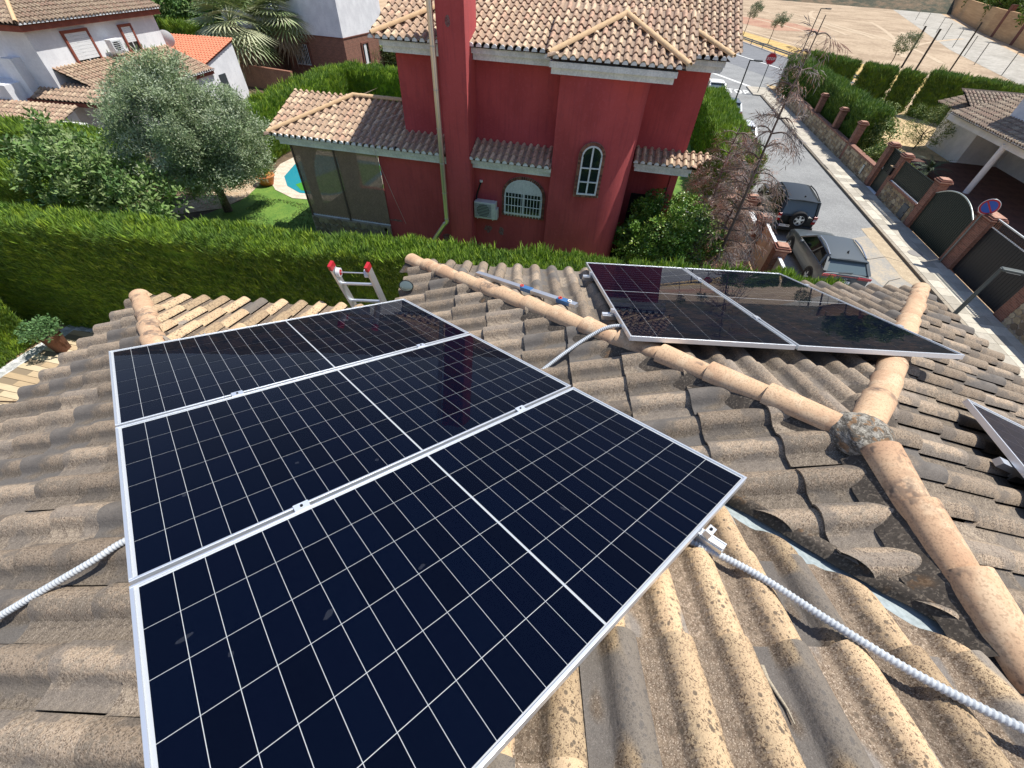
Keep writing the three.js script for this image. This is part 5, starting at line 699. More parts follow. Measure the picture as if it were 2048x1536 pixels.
// rear at z=0, nose at z=-L ; section = half outline from sill over the flank to the middle
function car(label, pos, o) {
  const t = thing('parked_car', label, 'car', pos, o.turn ?? 0, o.group), paintM = MP(o.color, .42, { metalness: .1, clearcoat: .35, clearcoatRoughness: .05 }), glass = MP(0x11181a, .08, { specularIntensity: .45 }), hw = o.W / 2;
  const sec = (z, top, w, sill = .3) => { const half = [[.75, sill], [.97, sill + .04], [1, sill + .25], [1.0, (top + sill) * .55], [.985, top * .9], [.93, top * .985], [.6, top + .012], [0, top + .02]]; const a = half.map(([k, y]) => V(-k * w, y, z)), b = half.slice(0, -1).reverse().map(([k, y]) => V(k * w, y, z)); return a.concat(b); };
  const body = part('body', loft(o.body.map(([z, top, k, sill]) => sec(z, top, hw * k, sill))), paintM, t);
  for (const [z, top, k, sill] of [o.body[0], o.body[o.body.length - 1]]) { const s = sec(z, top, hw * k, sill), p = []; for (let i = 1; i < s.length - 1; i++) for (const q of [s[0], s[i], s[i + 1]]) p.push(q.x, q.y, q.z); const g = new THREE.BufferGeometry(); g.setAttribute('position', new THREE.Float32BufferAttribute(p, 3)); g.computeVertexNormals(); part('end_panel', g, paintM, body); }
  // greenhouse
  const bw = hw * .93, rw = hw * (o.roofW ?? .74), [zb0, yb0, zr0, yr0, zr1, yr1, zb1, yb1] = o.cabin; // rear belt, rear roof, front roof, front belt
  const quad = (a, b, c, d) => polyGeo([a, b, c, d]), RB = (s) => V(s * bw * .94, yb0, zb0), RR = (s) => V(s * rw, yr0, zr0), FR = (s) => V(s * rw, yr1, zr1), FB = (s) => V(s * bw * .97, yb1, zb1);
  part('rear_window', quad(RB(-1), RB(1), RR(1), RR(-1)), MP(0x5c6a6e, .14), t); part('tailgate_spoiler', strut(RR(-1).add(V(0, .03, .06)), RR(1).add(V(0, .03, .06)), .16, .03), paintM, t); part('windscreen', quad(FB(1), FB(-1), FR(-1), FR(1)), glass, t);  // rear glass is lightened: the reflected sky is put into its colour
  for (const s of [-1, 1]) part('side_window', quad(RB(s), RR(s), FR(s), FB(s)), glass, t);
  const n = 6, rs = []; for (let i = 0; i <= n; i++) { const u = i / n, z = mix(zr0 + (o.lip ?? .06), zr1 - .03, u), y = mix(yr0, yr1, u) + .055 * Math.sin(Math.PI * (.15 + .7 * u)); rs.push([-1.03, -.98, -.85, -.5, 0, .5, .85, .98, 1.03].map((k) => V(k * rw, y + (Math.abs(k) > 1 ? -.05 : .035 * (1 - k * k) - (Math.abs(k) > .9 ? .01 : 0)), z))); } part('roof', loft(rs), paintM, t);
  const pil = (a, b, w) => part('pillar', strut(a, b, w, .05), paintM, t); for (const s of [-1, 1]) { pil(RB(s), RR(s), .13); pil(FB(s), FR(s), .07); const m0 = RB(s).lerp(FB(s), .52), m1 = RR(s).lerp(FR(s), .5); pil(m0, m1, .08); if (o.quarter) pil(RB(s).lerp(FB(s), .16), RR(s).lerp(FR(s), .1), .16); part('belt_trim', strut(RB(s).add(V(s * .012, .01, 0)), FB(s).add(V(s * .012, .01, 0)), .02, .025), o.trim ?? darkMetal, t); if (o.rails) part('roof_rail', tube([RR(s).add(V(s * -.02, .07, -.1)), RR(s).lerp(FR(s), .5).add(V(s * -.02, .13, 0)), FR(s).add(V(s * -.02, .07, .15))], .024, .024, 12, 6), o.rails, t); const mi = part('mirror', new THREE.SphereGeometry(.12, 12, 8).scale(.9, .7, .6), paintM, t, [s * (hw + .09), yb1 + .06, zb1 + .62]); }
  for (const [zz] of [[o.wheels[0]], [o.wheels[1]]]) for (const s of [-1, 1]) { part('wheel_arch', new THREE.CylinderGeometry(o.wr * 1.14, o.wr * 1.14, .05, 26).rotateZ(Math.PI / 2).translate(s * (hw - .018), o.wr, zz), black, t); wheelParts(t, s * (hw - .07), zz, o.wr, .22, s); }
  for (const s of [-1, 1]) { const tl = part('tail_light', rbox(o.tail[0], o.tail[1], .06, .02, s * (hw * .965 - o.tail[0] / 2), o.tail[2], .0), MP(0x9c1218, .2, { clearcoat: 1 }), t); if (o.tail[3]) part('reverse_lens', rbox(o.tail[0] * .8, .09, .06, .01, s * (hw * .965 - o.tail[0] / 2), o.tail[2], .012), M(0xd8d2d0, .3), tl); part('headlight', rbox(.36, .13, .1, .03, s * (hw * .66), o.head, -o.L + .14), MP(0xc9d2d6, .1, { clearcoat: 1 }), t); }
  part('rear_bumper', rbox(o.W * .98, .26, .16, .05, 0, .46, .01), o.bumper ?? paintM, t); part('front_bumper', rbox(o.W * .94, .3, .16, .06, 0, .45, -o.L + .04), o.bumper ?? paintM, t);
  if (o.plate) { const cv = document.createElement('canvas'); cv.width = 256; cv.height = 56; const x = cv.getContext('2d'); x.fillStyle = '#e8e8e4'; x.fillRect(0, 0, 256, 56); x.fillStyle = '#2a4a9c'; x.fillRect(0, 0, 26, 56); x.fillStyle = '#16181a'; x.font = 'bold 46px sans-serif'; x.fillText(o.plate, 34, 44, 214); const tx = new THREE.CanvasTexture(cv); tx.colorSpace = THREE.SRGBColorSpace; part('number_plate', new THREE.PlaneGeometry(.5, .11), M(0xffffff, .5, { map: tx }), t, o.plateAt, [-.12, 0, 0]); part('plate_frame', plainBox(.53, .14, .015, 0, 0, 0), black, t, [o.plateAt[0], o.plateAt[1], o.plateAt[2] - .012], [-.12, 0, 0]); }
  return t;
}
{
  const t = car('black off-road car with spare wheel on its tailgate, parked by the brick gate pillars', [9.45, 0, -21.3], { L: 4.45, W: 1.8, color: 0x181e1e, turn: -.03, body: [[0, .98, .93, .42], [-.1, 1.06, .97, .32], [-.6, 1.07, 1, .3], [-1.6, 1.06, 1, .3], [-2.9, 1.04, 1, .3], [-3.5, 1.0, .99, .3], [-4.1, .95, .95, .32], [-4.38, .82, .88, .4], [-4.45, .6, .84, .46]], cabin: [-.06, 1.03, -.28, 1.62, -2.25, 1.66, -3.05, 1.0], roofW: .78, wheels: [-.85, -3.5], wr: .36, tail: [.17, .36, .9, 1], head: .85, rails: black, quarter: 1, bumper: M(0x1c1f20, .7), plate: '3551 CMT', plateAt: [-.42, .56, .105], lip: .1 });
  const s = new THREE.Group(); s.name = 'spare_wheel'; s.position.set(.04, .92, .16); t.add(s); const wg = new THREE.LatheGeometry([[.22, -.11], [.34, -.11], [.365, -.07], [.365, .07], [.34, .11], [.22, .11]].map(([a, b]) => new THREE.Vector2(a, b)), 30).rotateX(Math.PI / 2); part('tyre', wg, rubber, s); const rm = [new THREE.CylinderGeometry(.06, .06, .06, 14).rotateX(Math.PI / 2)]; for (let k = 0; k < 5; k++) rm.push(plainBox(.085, .2, .03, 0, .12, 0).rotateZ(k * 1.2566)); rm.push(new THREE.TorusGeometry(.215, .018, 6, 28)); part('rim', merge(rm).translate(0, 0, .09), M(0xc4c8ca, .3, { metalness: .8 }), s); part('rim_back', new THREE.CylinderGeometry(.22, .22, .02, 24).rotateX(Math.PI / 2).translate(0, 0, .05), darkMetal, s); part('aerial', plainBox(.05, .05, .06, .1, 1.72, -.6), black, t); part('rear_wiper', bar(V(-.05, 1.08, -.02), V(.35, 1.2, -.07), .012, 5), black, t);
  const c = car('dark grey crossover car with silver roof rails behind the low hedge', [10.0, 0, -16.15], { L: 4.3, W: 1.84, color: 0x4a5154, turn: .02, body: [[0, .86, .9, .45], [-.06, .98, .95, .36], [-.4, 1.05, .99, .3], [-1.3, 1.02, 1, .28], [-2.8, .98, 1, .28], [-3.4, .96, .99, .28], [-4.1, .86, .94, .3], [-4.42, .7, .84, .36], [-4.5, .55, .78, .42]], cabin: [-.14, 1.02, -.6, 1.36, -2.2, 1.46, -3.1, .96], roofW: .74, wheels: [-.85, -3.5], wr: .35, tail: [.5, .1, .93, 0], head: .74, rails: M(0xcfd3d6, .25, { metalness: .8 }), trim: M(0xb9bec2, .3, { metalness: .8 }), quarter: 1, plate: '4533 LTT', plateAt: [-.05, .74, .06], lip: .1 });
  part('light_bar', rbox(1.0, .03, .05, .012, 0, .95, .0), MP(0x5a1216, .25), c); part('fin_aerial', new THREE.ConeGeometry(.07, .1, 4).scale(.4, 1, 1.4), black, c, [.05, 1.52, -.95]); part('rear_wiper', bar(V(-.3, 1.03, -.1), V(.2, 1.06, -.14), .014, 5), black, c); part('tailgate_emblem', new THREE.TorusGeometry(.04, .008, 6, 20).scale(1.2, .8, 1), alu, c, [0, .86, .03], [-.2, 0, 0]); part('sun_shade', plainBox(.3, .16, .01, -.55, 1.12, -2.75), M(0x9fd8c8, .5), c);
  const simple = { L: 4.2, W: 1.75, body: [[0, .9, .93, .4], [-.1, 1.0, .97, .3], [-1.4, 1.0, 1, .28], [-3.2, .95, 1, .28], [-3.9, .85, .95, .3], [-4.2, .6, .84, .4]], cabin: [-.15, .98, -.7, 1.42, -2.0, 1.46, -2.9, .95], wheels: [-.8, -3.3], wr: .32, tail: [.16, .25, .85, 0], head: .72 };
  car('white parked car showing its roof and rear window near the STOP marking', [9.1, 0, -48.5], { ...simple, color: 0xe6e6e2 }); car('pale blue grey parked car mostly hidden by the tall hedge', [9.3, 0, -41], { ...simple, color: 0x5a6670 }); car('white parked car of which only a corner shows behind the tall hedge', [9.2, 0, -34.2], { ...simple, color: 0xdfe3e6 });
}
// ---------- gateway left of the street ----------
{
  const GP = 'pillars of the cream gateway'; pillar('brick pillar with stepped cap beside the black car front', 6.95, -20.6, 1.95, .42, GP); pillar('brick pillar with stepped cap at the black car tailgate', 7.05, -18.55, 1.95, .42, GP); pillar('brick pillar with stepped cap at the grey car bonnet', 7.15, -16.0, 1.95, .42, GP);
  const cream = mottle([206, 196, 180], [190, 180, 164], 1.2, { seed: 801, grain: 12 }), gate = (label, z0, z1, h) => { const t = thing('gate_panel', label, 'gate', [7.15, 0, (z0 + z1) / 2]), L = z1 - z0; part('panel', boxTo(-.03, .03, .08, h, -L / 2, L / 2), cream, t); part('top_cap', boxTo(-.06, .06, h, h + .05, -L / 2, L / 2), trimWhite, t); part('groove', boxTo(-.034, -.031, .1, h - .02, -.012, .012), M(0x6b6458, .9), t); };
  gate('cream sheet gate between two brick pillars', -18.3, -16.25, 1.66); gate('cream sheet gate panel behind the low hedge', -15.75, -13.6, 1.5);
  const w = thing('low_wall', 'low white topped wall between the brick pillars by the black car', 'wall', [7.0, 0, -19.6]); part('wall', boxTo(-.08, .08, 0, 1.3, -.8, .8), cream, w); part('coping', boxTo(-.11, .11, 1.3, 1.36, -.8, .8), trimWhite, w);
  structure('orange_terrace', ground([[2.6, -14.6], [5.4, -14.4], [5.9, -19.2], [4.2, -19.6], [2.6, -17.6]], .03), (() => { const t = makeTex(256, 256, (u, v, x, y) => { const j = (u * 8) % 1 < .05 || (v * 8) % 1 < .05, k = hash(Math.floor(u * 8), Math.floor(v * 8), 3); return (j ? [150, 112, 84] : mix3([198, 142, 104], [178, 122, 88], k)).map((q) => q + (hash(x, y, 2) - .5) * 16); }); t.repeat.set(.5, .5); return M(0xffffff, .85, { map: t }); })());
  const hs = thing('garden_hose', 'coiled green garden hose under the dead conifer', 'hose', [5.6, .06, -14.9]); for (let k = 0; k < 6; k++) part('coil', new THREE.TorusGeometry(.34 + .03 * (k % 3), .025, 8, 40).rotateX(Math.PI / 2 + .12 * (k - 2)).translate(.02 * k, .05 + .045 * k, 0), M(0x2f8a3a, .5), hs);
  const bn = thing('patio_table', 'pale folding table in the shade of the dead conifer', 'table', [5.0, 0, -20.8]); part('top', plainBox(1.3, .04, .7, 0, .72, 0), trimWhite, bn); for (const [x, z] of [[-.6, -.3], [.6, -.3], [-.6, .3], [.6, .3]]) part('leg', cyl(.02, .02, .7, x, .35, z, 6), alu, bn);
}
// ---------- dead conifer ----------
{
  const twigM = M(0xffffff, .95, { side: THREE.DoubleSide }), tw = (() => { const r = rngOf(811), L = []; for (let i = 0; i < 9; i++) { const s = V(rr(-.02, .02, r), 0, i * .05), a = rr(-1, 1, r), d = V(Math.sin(a) * (i % 2 ? 1 : -1), rr(-.9, -.1, r), .7).normalize(), side = V(.006, .006, 0); L.push([s, s.clone().addScaledVector(d, rr(.12, .26, r)), side]); } return blades(L); })();
  function conifer(label, base, H, levels, reach, seed, tones, low = .1) {
    const g = thing('dead_conifer', label, 'tree', [base[0], 0, base[1]]), r = rngOf(seed), places = [], bm = mottle([128, 112, 102], [88, 76, 70], .4, { seed: 812, grain: 30 }); const tk = part('trunk', tube([V(0, 0, 0), V(.04, H * .3, .03), V(-.03, H * .65, 0), V(.0, H, 0)], .075, .012, 16, 8), bm, g); const br = [];
    for (let l = 0; l < levels; l++) { const t = low + (1 - low) * l / levels, y = H * t, R = reach(t), n = Math.max(4, Math.round(7 * (1 - t * .4))); for (let k = 0; k < n; k++) { const a = rr(0, 6.28, r), L = R * rr(.65, 1.1, r), d = V(Math.cos(a), 0, Math.sin(a)), pts = [V(0, y, 0), d.clone().multiplyScalar(L * .4).add(V(0, y + L * .12, 0)), d.clone().multiplyScalar(L * .75).add(V(0, y + L * .02, 0)), d.clone().multiplyScalar(L).add(V(0, y - L * .16, 0))], c = new THREE.CatmullRomCurve3(pts); br.push(tube(pts, .022, .006, 7, 4)); const m = Math.round(L * (H > 6 ? 11 : 17)); for (let i = 0; i < m; i++) { const u = rr(.22, 1, r), p = c.getPointAt(u), tn = c.getTangentAt(u), q = new THREE.Quaternion().setFromUnitVectors(V(0, 0, 1), tn.add(V(rr(-.7, .7, r), rr(-.5, .2, r), rr(-.7, .7, r))).normalize()); places.push([p, q, rr(.7, 1.4, r)]); } } }
    part('branches', merge(br), bm, tk); cloud('dead_twigs', tw, twigM, g, places, tones, r);
  }
  const grey = [[.34, .29, .26], [.42, .37, .34], [.22, .18, .16]], rust = [[.42, .24, .17], [.34, .22, .16], [.48, .32, .24], [.32, .27, .24]];
  conifer('tall bare dead conifer standing in front of the street', [4.95, -15.6], 8.2, 19, (t) => t < .35 ? 1.2 : mix(1.9, .35, t), 821, rust.concat(grey), .1);
  conifer('bushy rust brown dead conifer by the cream gateway', [5.1, -16.6], 3.2, 14, (t) => mix(1.3, .35, t), 822, rust, .12);
  conifer('grey dead conifer drooping over the lawn by the street hedge', [5.2, -20.5], 4.6, 10, (t) => mix(2.4, .5, t), 823, grey.concat(rust.slice(0, 1)), .2);
}
// ---------- garden trees ----------
tree('orange_tree', 'round glossy green tree in front of the red tower', 'tree', [3.0, -16.3], { lobes: [[0, 1.55, 0, 1.75, 1.35, 1.5], [-.6, 1.2, .4, 1.2, 1.0, 1.0], [1.0, 1.4, .2, 1.0, 1.0, 1.0]], clumps: 300, per: 12, clumpR: .24, leaf: sprayGeo(24, 8, .12, .032, .1), tones: [[.1, .22, .025], [.14, .27, .03], [.2, .32, .035], [.07, .15, .025], [.27, .36, .06]], mat: MP(0xffffff, .42, { side: THREE.DoubleSide, transmission: .2, thickness: 0 }), trunkR: .09, trunkH: 1.0, seed: 831 });
tree('olive_tree', 'large grey green olive tree on the lawn by the pool', 'tree', [-17.1, -15.9], { lobes: [[-.6, 3.3, .2, 2.1, 2.1, 2.1], [.9, 2.9, -.6, 1.5, 1.7, 1.6], [-.1, 4.5, -.1, 1.0, 1.3, 1.0], [-.3, 5.4, -.3, .4, .6, .4], [-1.5, 4.2, .2, .7, 1.2, .7], [1.3, 3.9, -.8, .7, .9, .7], [.2, 1.9, .3, 1.5, 1.0, 1.4]], clumps: 640, per: 22, clumpR: .34, leaf: sprayGeo(25, 11, .12, .018, .17), tones: [[.34, .42, .24], [.25, .33, .17], [.44, .5, .34], [.19, .27, .12], [.3, .37, .18]], trunkR: .2, trunkH: 1.5, seed: 832, fill: .3 });
tree('cherry_tree', 'loose bright green tree with drooping leaves behind the long hedge', 'tree', [-20.2, -13.4], { lobes: [[-.2, 2.3, .4, 2.1, 1.3, 1.7], [1.9, 1.8, .5, 1.7, 1.1, 1.2], [-1.1, 2.9, 0, 1.1, .8, 1.0]], clumps: 170, per: 10, clumpR: .36, leaf: sprayGeo(26, 7, .2, .045, .15), tones: [[.15, .26, .05], [.1, .2, .04], [.2, .3, .08], [.26, .34, .13]], trunkR: .14, trunkH: 1.2, seed: 833 });
[[-46, -44, 7, 5, 'big bushy green tree at the top left behind the white house'], [-40.5, -47, 6, 4.5, 'dense green tree at the top edge left of the palms']].forEach(([x, z, h, w, lb], i) => tree('leafy_tree', lb, 'tree', [x, z], { lobes: [[0, h * .55, 0, w, h * .45, w]], clumps: 260, per: 10, clumpR: .7, leaf: sprayGeo(27, 7, .36, .1, .25), tones: [[.09, .2, .03], [.13, .25, .04], [.06, .14, .02], [.17, .27, .06]], trunkR: .25, seed: 840 + i, group: 'trees at the top left' }));
[[-22.4, -49, 2.6, 1.6, 'light green leafy bush beside the brick house terrace'], [-19.5, -56, 4.5, 2.6, 'grey green round tree behind the red house'], [-15, -58, 4, 2.4, 'green tree peeking over the left roof of the red house']].forEach(([x, z, h, w, lb], i) => tree('garden_bush', lb, 'bush', [x, z], { lobes: [[0, h * .55, 0, w, h * .45, w]], clumps: 110, per: 9, clumpR: .45, leaf: sprayGeo(28, 7, .28, .07, .2), tones: i === 1 ? [[.13, .16, .11], [.1, .13, .09], [.18, .2, .15]] : shrubTones, trunkR: .12, seed: 845 + i, group: 'bushes behind the red house' }));
function palm(label, base, H, R, seed, lean) {
  const g = thing('fan_palm', label, 'palm', [base[0], 0, base[1]], 0, 'fan palms behind the pool hedge'), r = rngOf(seed); part('trunk', tube([V(0, 0, 0), V(lean * .4, H * .5, 0), V(lean, H, 0)], .42, .3, 14, 10), mottle([120, 88, 66], [74, 54, 42], .6, { seed: 851, grain: 40, bump: .03 }), g);
  const ms = [[.42, .48, .22], [.3, .37, .14], [.52, .54, .32], [.2, .28, .1]].map((c) => MP(new THREE.Color().setRGB(...c), .6, { side: THREE.DoubleSide, transmission: .2 })), dry = M(new THREE.Color().setRGB(.3, .22, .13), .9, { side: THREE.DoubleSide });
  for (let i = 0; i < 74; i++) { const a = rr(0, 6.28, r), e = i < 14 ? rr(-1.3, -.5, r) : rr(-.6, 1.35, r), d = V(Math.cos(a) * Math.cos(e), Math.sin(e), Math.sin(a) * Math.cos(e)), st = R * rr(.35, .55, r), o = V(lean, H, 0), hub = o.clone().addScaledVector(d, st), L = R * rr(.5, .7, r), sd = d.clone().cross(V(0, 1, 0)).normalize(), up = sd.clone().cross(d), list = []; for (let k = 0; k < 15; k++) { const f = (k - 7) / 7 * 1.5, dir = d.clone().multiplyScalar(Math.cos(f)).addScaledVector(sd, Math.sin(f)).normalize(), tip = hub.clone().addScaledVector(dir, L).add(V(0, -L * .28, 0)), wv = up.clone().cross(dir).normalize().multiplyScalar(.075); list.push([hub, tip, wv, V(0, .06, 0)]); } const lf = part('fan_leaf', merge([blades(list), bar(o, hub, .025, 4)]), i < 10 ? dry : ms[Math.floor(r() * 4)], g); }
}
palm('left fan palm with a shaggy crown behind the pool hedge', [-31.6, -38.6], 4.2, 3.5, 861, -.7); palm('right fan palm with a shaggy crown behind the pool hedge', [-30.6, -42.0], 4.7, 3.3, 862, .6);
fanPlant('spiky_yucca', 'bright spiky yucca in front of the brick house', 'yucca', [-23.9, -46.2], 70, 1.7, .25, [[.16, .24, .05], [.1, .18, .04], [.22, .28, .08]], 871, { wid: .07, y: .6, trunk: .5 });
// ---------- wooden terrace at the left ----------
{
  const base = structure('terrace', ground([[-16.2, 6], [-4, 6], [-4, -8.4], [-15.9, -7.4]], -.001), M(0x8a7a64, .95)), wm = [[222, 200, 164], [206, 182, 146], [232, 212, 178], [198, 172, 136]].map((c, i) => { const t = makeTex(256, 64, (u, v, x, y) => { const n = fbm(u, v, 4, 880 + i), f = vn(u * 6, v * 60, 6, 60, 885 + i); return mix3(c, c.map((q) => q * .8), sat(n * .5 + f * .5)).map((q) => q + (hash(x, y, 2) - .5) * 12); }); return M(0xffffff, .8, { map: t }); }), r = rngOf(881), pg = new THREE.BoxGeometry(1.18, .02, .185); for (let z = -7.1; z < -2.0; z += .2) for (let k = 0; k < 6; k++) { const x = -15.3 + k * 1.2 + (Math.round(z / .2) % 2 ? .6 : 0); part('plank', pg, wm[Math.floor(r() * 4)], base, [x, .012, z]); }
  const gr = structure('gravel_strip', ground([[-16.35, 2], [-15.95, 2], [-15.9, -7.0], [-11, -7.5], [-11, -7.8], [-16.3, -7.4]], .003), mottle([214, 214, 212], [150, 150, 148], .4, { seed: 887, grain: 80 }));
  const t = thing('square_planter', 'tall brown square planter with a leafy shrub on the terrace', 'planter', [-15.3, 0, -6.15], .3); part('pot', new THREE.CylinderGeometry(.27, .19, .62, 4, 1).rotateY(Math.PI / 4).translate(0, .31, 0), mottle([112, 74, 52], [92, 60, 44], .6, { seed: 889, size: 64 }), t); part('soil', plainBox(.35, .02, .35, 0, .612, 0), gardenSoil, t); const pl = []; for (let i = 0; i < 260; i++) { const p = V(rr(-1, 1, r), rr(-.6, 1, r), rr(-1, 1, r)); if (p.length() > 1) continue; pl.push([V(p.x * .5 - .12, .8 + p.y * .3, p.z * .5), twist(r, .8), rr(.7, 1.2, r)]); } cloud('shrub', sprayGeo(29, 8, .1, .028, .09), leafMat, t, pl, [[.1, .22, .06], [.16, .3, .1], [.07, .16, .04]], r);
  single('broom_handle', 'thin dark stick lying on the pale terrace planks', 'stick', bar(V(-15.6, .05, -3.9), V(-13.6, .05, -4.35), .015, 6), M(0x5a4636, .8));
}
// ---------- houses behind ----------
const greyTile = (() => { const t = clayTileMat.clone(); t.color = new THREE.Color(.6, .62, .64); return t; })(), paleTile = (() => { const t = clayTileMat.clone(); t.color = new THREE.Color(.82, .83, .84); return t; })();
const roseTrim = mottle([150, 84, 66], [130, 70, 56], .8, { seed: 901, size: 64 });
function framedWindow(parent, w, h, place, turn, { shutter = .6, side = roseTrim } = {}) {
  const g = part('window', plainBox(w, h, .04), MP(0x23292c, .1, { clearcoat: 1 }), parent, place, [0, turn, 0]); for (const s of [-1, 1]) part('jamb', plainBox(.12, h + .24, .12, s * (w / 2 + .06), 0, .03), side, g); part('lintel', plainBox(w, .12, .12, 0, h / 2 + .06, .03), side, g); part('sill', plainBox(w, .12, .16, 0, -h / 2 - .06, .05), side, g); if (shutter) { const n = 8; for (let k = 0; k < n; k++) part('shutter_slat', plainBox(w - .02, h * shutter / n - .008, .03, 0, h / 2 - (k + .5) * h * shutter / n, .035), trimWhite, g); } part('frame', plainBox(w, .05, .04, 0, -h / 2 + .03, .03), trimWhite, g); part('frame', plainBox(.05, h, .04, 0, 0, .028), trimWhite, g); return g;
}
{ // white house, left: local x along its side wall (away from the viewer), placed by its near corner
  const h = thing('white_house', 'white rendered house with red brown eaves and windows at the top left', 'house', [-29.9, 0, -21], 5 * D), P = (n, g, m) => part(n, g, m, h), L = 8.9; // local -z runs away, -x to the left
  P('wall', boxTo(-9, 0, 0, 5.55, -L, 0), white); P('wall', boxTo(-9, -1.6, 0, 3.2, 0, 1.4), white); P('wall', boxTo(0, 2.6, 0, 2.35, -L, -.6), white); P('buttress', boxTo(-1.9, -1.2, 0, 4.2, 0, .55), white);
  P('eaves_board', boxTo(-9.3, .35, 5.3, 5.56, -L - .3, .35), roseTrim); P('eaves_board', boxTo(-.2, 2.75, 2.32, 2.52, -L, -.45), roseTrim); P('eaves_board', boxTo(-2.6, 2.75, 2.3, 2.5, -.44, .75), roseTrim);
  const list = [], kk = .4, q = Math.SQRT1_2, lay = (o, dx, dz, reg, nA, nD, a0, seed, k2 = kk) => layTiles({ origin: V(...o), down: V(dx, -k2, dz), region: reg, geos: bigTile, pick: (r) => Math.floor(r() * 8), step: .24, course: .35, nA, nD, a0, seed, scl: 1.17, list });
  lay([.45, 5.6, .45], 1, 0, [[-q, -q, -.9 * q + .0], [-1, 0, -.5], [0, 1, -L - .4]].map((p, i) => i ? p : [q, -q, -.0 - .0]), 42, 13, -41, 911); lay([.45, 5.6, .45], 0, 1, [[-q, q, 0], [0, -1, -.5], [1, 0, -6]], 28, 13, 0, 912);
  const l2 = []; const lay2 = (o, dx, dz, reg, nA, nD, a0, seed, k2 = kk) => layTiles({ origin: V(...o), down: V(dx, -k2, dz), region: reg, geos: bigTile, pick: (r) => Math.floor(r() * 8), step: .24, course: .35, nA, nD, a0, seed, scl: 1.17, list: l2 });
  lay2([2.85, 2.56, -.4], 1, 0, [[1, 0, 0], [0, 1, -L]], 36, 9, -35, 913); lay2([2.8, 2.52, .8], 0, 1, [[0, 1, -.45], [1, 0, -1.2]], 17, 4, 0, 914); lay2([2.0, 1.9, 3.4], 0, 1, [[0, 1, 1.4], [1, 0, -9]], 46, 6, 0, 915, .3);
  P('low_wall', boxTo(-9, 2, 0, 1.75, 1.4, 3.1), white); P('roof_deck', merge([polyGeo([V(.45, 5.56, .45), V(.45, 5.56, -L - .4), V(-4.2, 7.42, -L - .4), V(-4.2, 7.42, -4.2)]), polyGeo([V(.45, 5.56, .45), V(-4.2, 7.42, -4.2), V(-9, 7.42, -4.2), V(-9, 5.56, .45)]), polyGeo([V(2.85, 2.52, -.4), V(0, 3.66, -.4), V(0, 3.66, -L), V(2.85, 2.52, -L)]), polyGeo([V(2.8, 2.5, .8), V(-1.2, 2.5, .8), V(-1.2, 3, -.42), V(2.8, 3, -.42)]), polyGeo([V(2, 1.87, 3.4), V(-9, 1.87, 3.4), V(-9, 2.47, 1.4), V(2, 2.47, 1.4)])]), M(0x57483c, .95));
  setTiles(list, h, greyTile, V(3, 5, 3), 140); setTiles(l2, h, paleTile, V(3, 5, 3), 150); capTiles(V(.45, 5.68, .45), V(-4.2, 7.5, -4.2), h, capClay);
  for (let z = .3; z > -L - .3; z -= .24) part('eave_plug', plug, white, h, [.42, 5.58, z], [0, Math.PI / 2, 0]); for (let z = -.5; z > -L; z -= .24) part('eave_plug', plug, white, h, [2.82, 2.54, z], [0, Math.PI / 2, 0]);
  framedWindow(h, 1.45, 1.6, [.01, 4.2, -2.7], Math.PI / 2, { shutter: .72 }); framedWindow(h, .75, 1.45, [.01, 4.2, -6.2], Math.PI / 2, { shutter: .5 });
  const ac = thing('air_conditioner', 'white air conditioner box between the two windows of the white house', 'air conditioner', [-29.9 + .3 - .35, 4.25, -21 - 4.5], 5 * D); part('body', rbox(.38, .6, .85, .02, .1, 0, 0), trimWhite, ac); part('fan_recess', new THREE.CylinderGeometry(.22, .22, .01, 24).rotateZ(Math.PI / 2).translate(.295, 0, .12), darkMetal, ac); for (let k = 0; k < 6; k++) part('grille_slat', plainBox(.012, .03, .6, .3, -.22 + k * .085, .05), M(0xb5b9b8, .6), ac); part('bracket', plainBox(.4, .04, .7, .05, -.33, 0), trimWhite, ac);
  const sd = thing('satellite_dish', 'grey satellite dish behind the far corner of the white house', 'satellite dish', [-31.6, 3.9, -31]); part('dish', new THREE.SphereGeometry(.9, 24, 8, 0, 6.283, 0, .55).rotateX(Math.PI / 2).translate(0, 0, -.75), M(0xc4c8c8, .6, { side: THREE.DoubleSide }), sd); part('arm', bar(V(0, -.45, .02), V(0, -.1, .55), .02, 6), alu, sd); part('mount', bar(V(0, 0, -.02), V(0, -1.6, -.2), .04, 8), alu, sd); sd.rotation.y = .6;
}
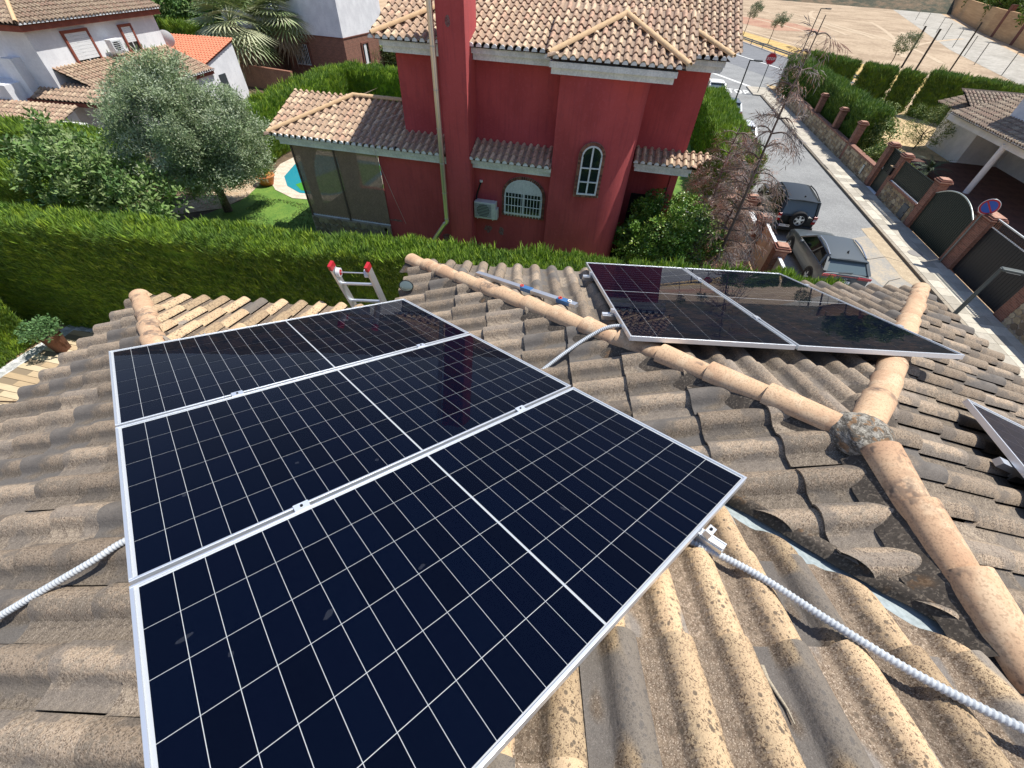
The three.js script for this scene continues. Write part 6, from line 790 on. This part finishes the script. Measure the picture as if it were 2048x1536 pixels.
{ // outbuilding with the orange roof
  const h = thing('outbuilding', 'small white outbuilding with a bright orange tile roof', 'outbuilding', [-29.0, 0, -30.2], 6 * D), P = (n, g, m) => part(n, g, m, h); const ot = (() => { const t = makeTex(256, 256, (u, v, x, y) => mix3([222, 142, 106], [202, 120, 88], fbm(u, v, 8, 921)).map((q) => q + (hash(x, y, 3) - .5) * 14)); return M(0xffffff, .75, { map: t }); })();
  const s = new THREE.Shape([[0, 0], [0, 2.55], [-6.2, 3.9], [-6.2, 0]].map(([a, b]) => new THREE.Vector2(a, b)));  P('wall', uvm(new THREE.ExtrudeGeometry(new THREE.Shape([[0, 0], [0, 2.5], [4.4, 3.5], [4.4, 0]].map(([a, b]) => new THREE.Vector2(a, b))), { depth: 5.4, bevelEnabled: false }).rotateY(Math.PI / 2).translate(-5.4, 0, 0)), white);
  const list = [], kk = 1.0 / 4.4; layTiles({ origin: V(.12, 2.56, .18), down: V(0, -kk, 1), region: [[1, 0, -5.6], [-1, 0, -.15], [0, 1, -4.5]], geos: bigTile, pick: (r) => Math.floor(r() * 8), step: .24, course: .35, nA: 26, nD: 17, a0: 0, seed: 922, scl: 1.17, list }); setTiles(list, h, ot, V(0, 2, 0), 280); P('roof_deck', polyGeo([V(.12, 2.53, .18), V(.12, 3.57, -4.4), V(-5.6, 3.57, -4.4), V(-5.6, 2.53, .18)]), M(0x7a4a34, .95)); P('door', plainBox(.04, 1.9, .8, .02, .95, -1.9), M(0x3a4246, .5)); P('verge_board', strut(V(.03, 2.5, .15), V(.03, 3.52, -4.4), .04, .1), roseTrim);
}
{ // brick and white house
  const h = thing('brick_house', 'two tone house, brick below and white render above, behind the pool hedge', 'house', [-24, 0, -41.5], -4 * D), P = (n, g, m) => part(n, g, m, h), bw = brickWall.clone(); bw.map = brickWall.map.clone(); bw.map.repeat.set(1.2, 1.2); P('brick_storey', boxTo(-12, 0, 0, 3.3, -7, 0), bw); P('white_storey', boxTo(-12.02, .02, 3.32, 8.5, -7.02, .02), white); P('string_course', boxTo(-12.05, .05, 3.27, 3.34, -7.05, .05), brickMats[1]);
  const f1 = framedWindow(h, 1.0, 1.5, [.03, 1.9, -3.2], Math.PI / 2, { shutter: 0, side: brickMats[1] }); part('curtain', plainBox(.4, 1.4, .02, 0, 0, .03), trimWhite, f1); const f2 = framedWindow(h, 1.5, 1.5, [-4.5, 1.9, .03], 0, { shutter: 0, side: brickMats[1] }); for (let k = 0; k < 9; k++) part('grille_bar', plainBox(.03, 1.5, .03, -.68 + k * .17, 0, .12), trimWhite, f2); framedWindow(h, 1.4, 1.0, [-5.5, 7.3, .03], 0, { shutter: .4 });
  P('terrace_roof', box(3.2, .12, 3.4, 1.6, 4.4, -8.8), brickMats[2]); P('terrace_post', boxTo(2.8, 3.1, 0, 4.3, -7.6, -7.3), brickMats[0]); P('terrace_wall', boxTo(0, 3.2, 0, 1.0, -7.5, -7.3), bw);
  const l = []; layTiles({ origin: V(3.3, 4.5, -7.0), down: V(0, -.3, 1), region: [[1, 0, 0], [-1, 0, -3.35], [0, 1, -10.4]], geos: bigTile, pick: (r) => Math.floor(r() * 8), step: .24, course: .35, nA: 15, nD: 9, a0: 0, seed: 931, scl: 1.17, list: l }); setTiles(l, h, clayTileMat, V(0, 4, 0), 130);
  const w = thing('garden_wall', 'brown garden wall below the palms', 'wall', [-30.5, 0, -37.4], -10 * D); part('wall', boxTo(-4, 4, 0, 1.5, -.1, .1), mottle([150, 116, 92], [128, 98, 78], 2, { seed: 941 }), w); part('coping', boxTo(-4, 4, 1.5, 1.56, -.14, .14), brickMats[2], w);
}
scene.traverse((o) => { if (o.isMesh) { o.castShadow = true; o.receiveShadow = true; } });
renderer.render(scene, camera);
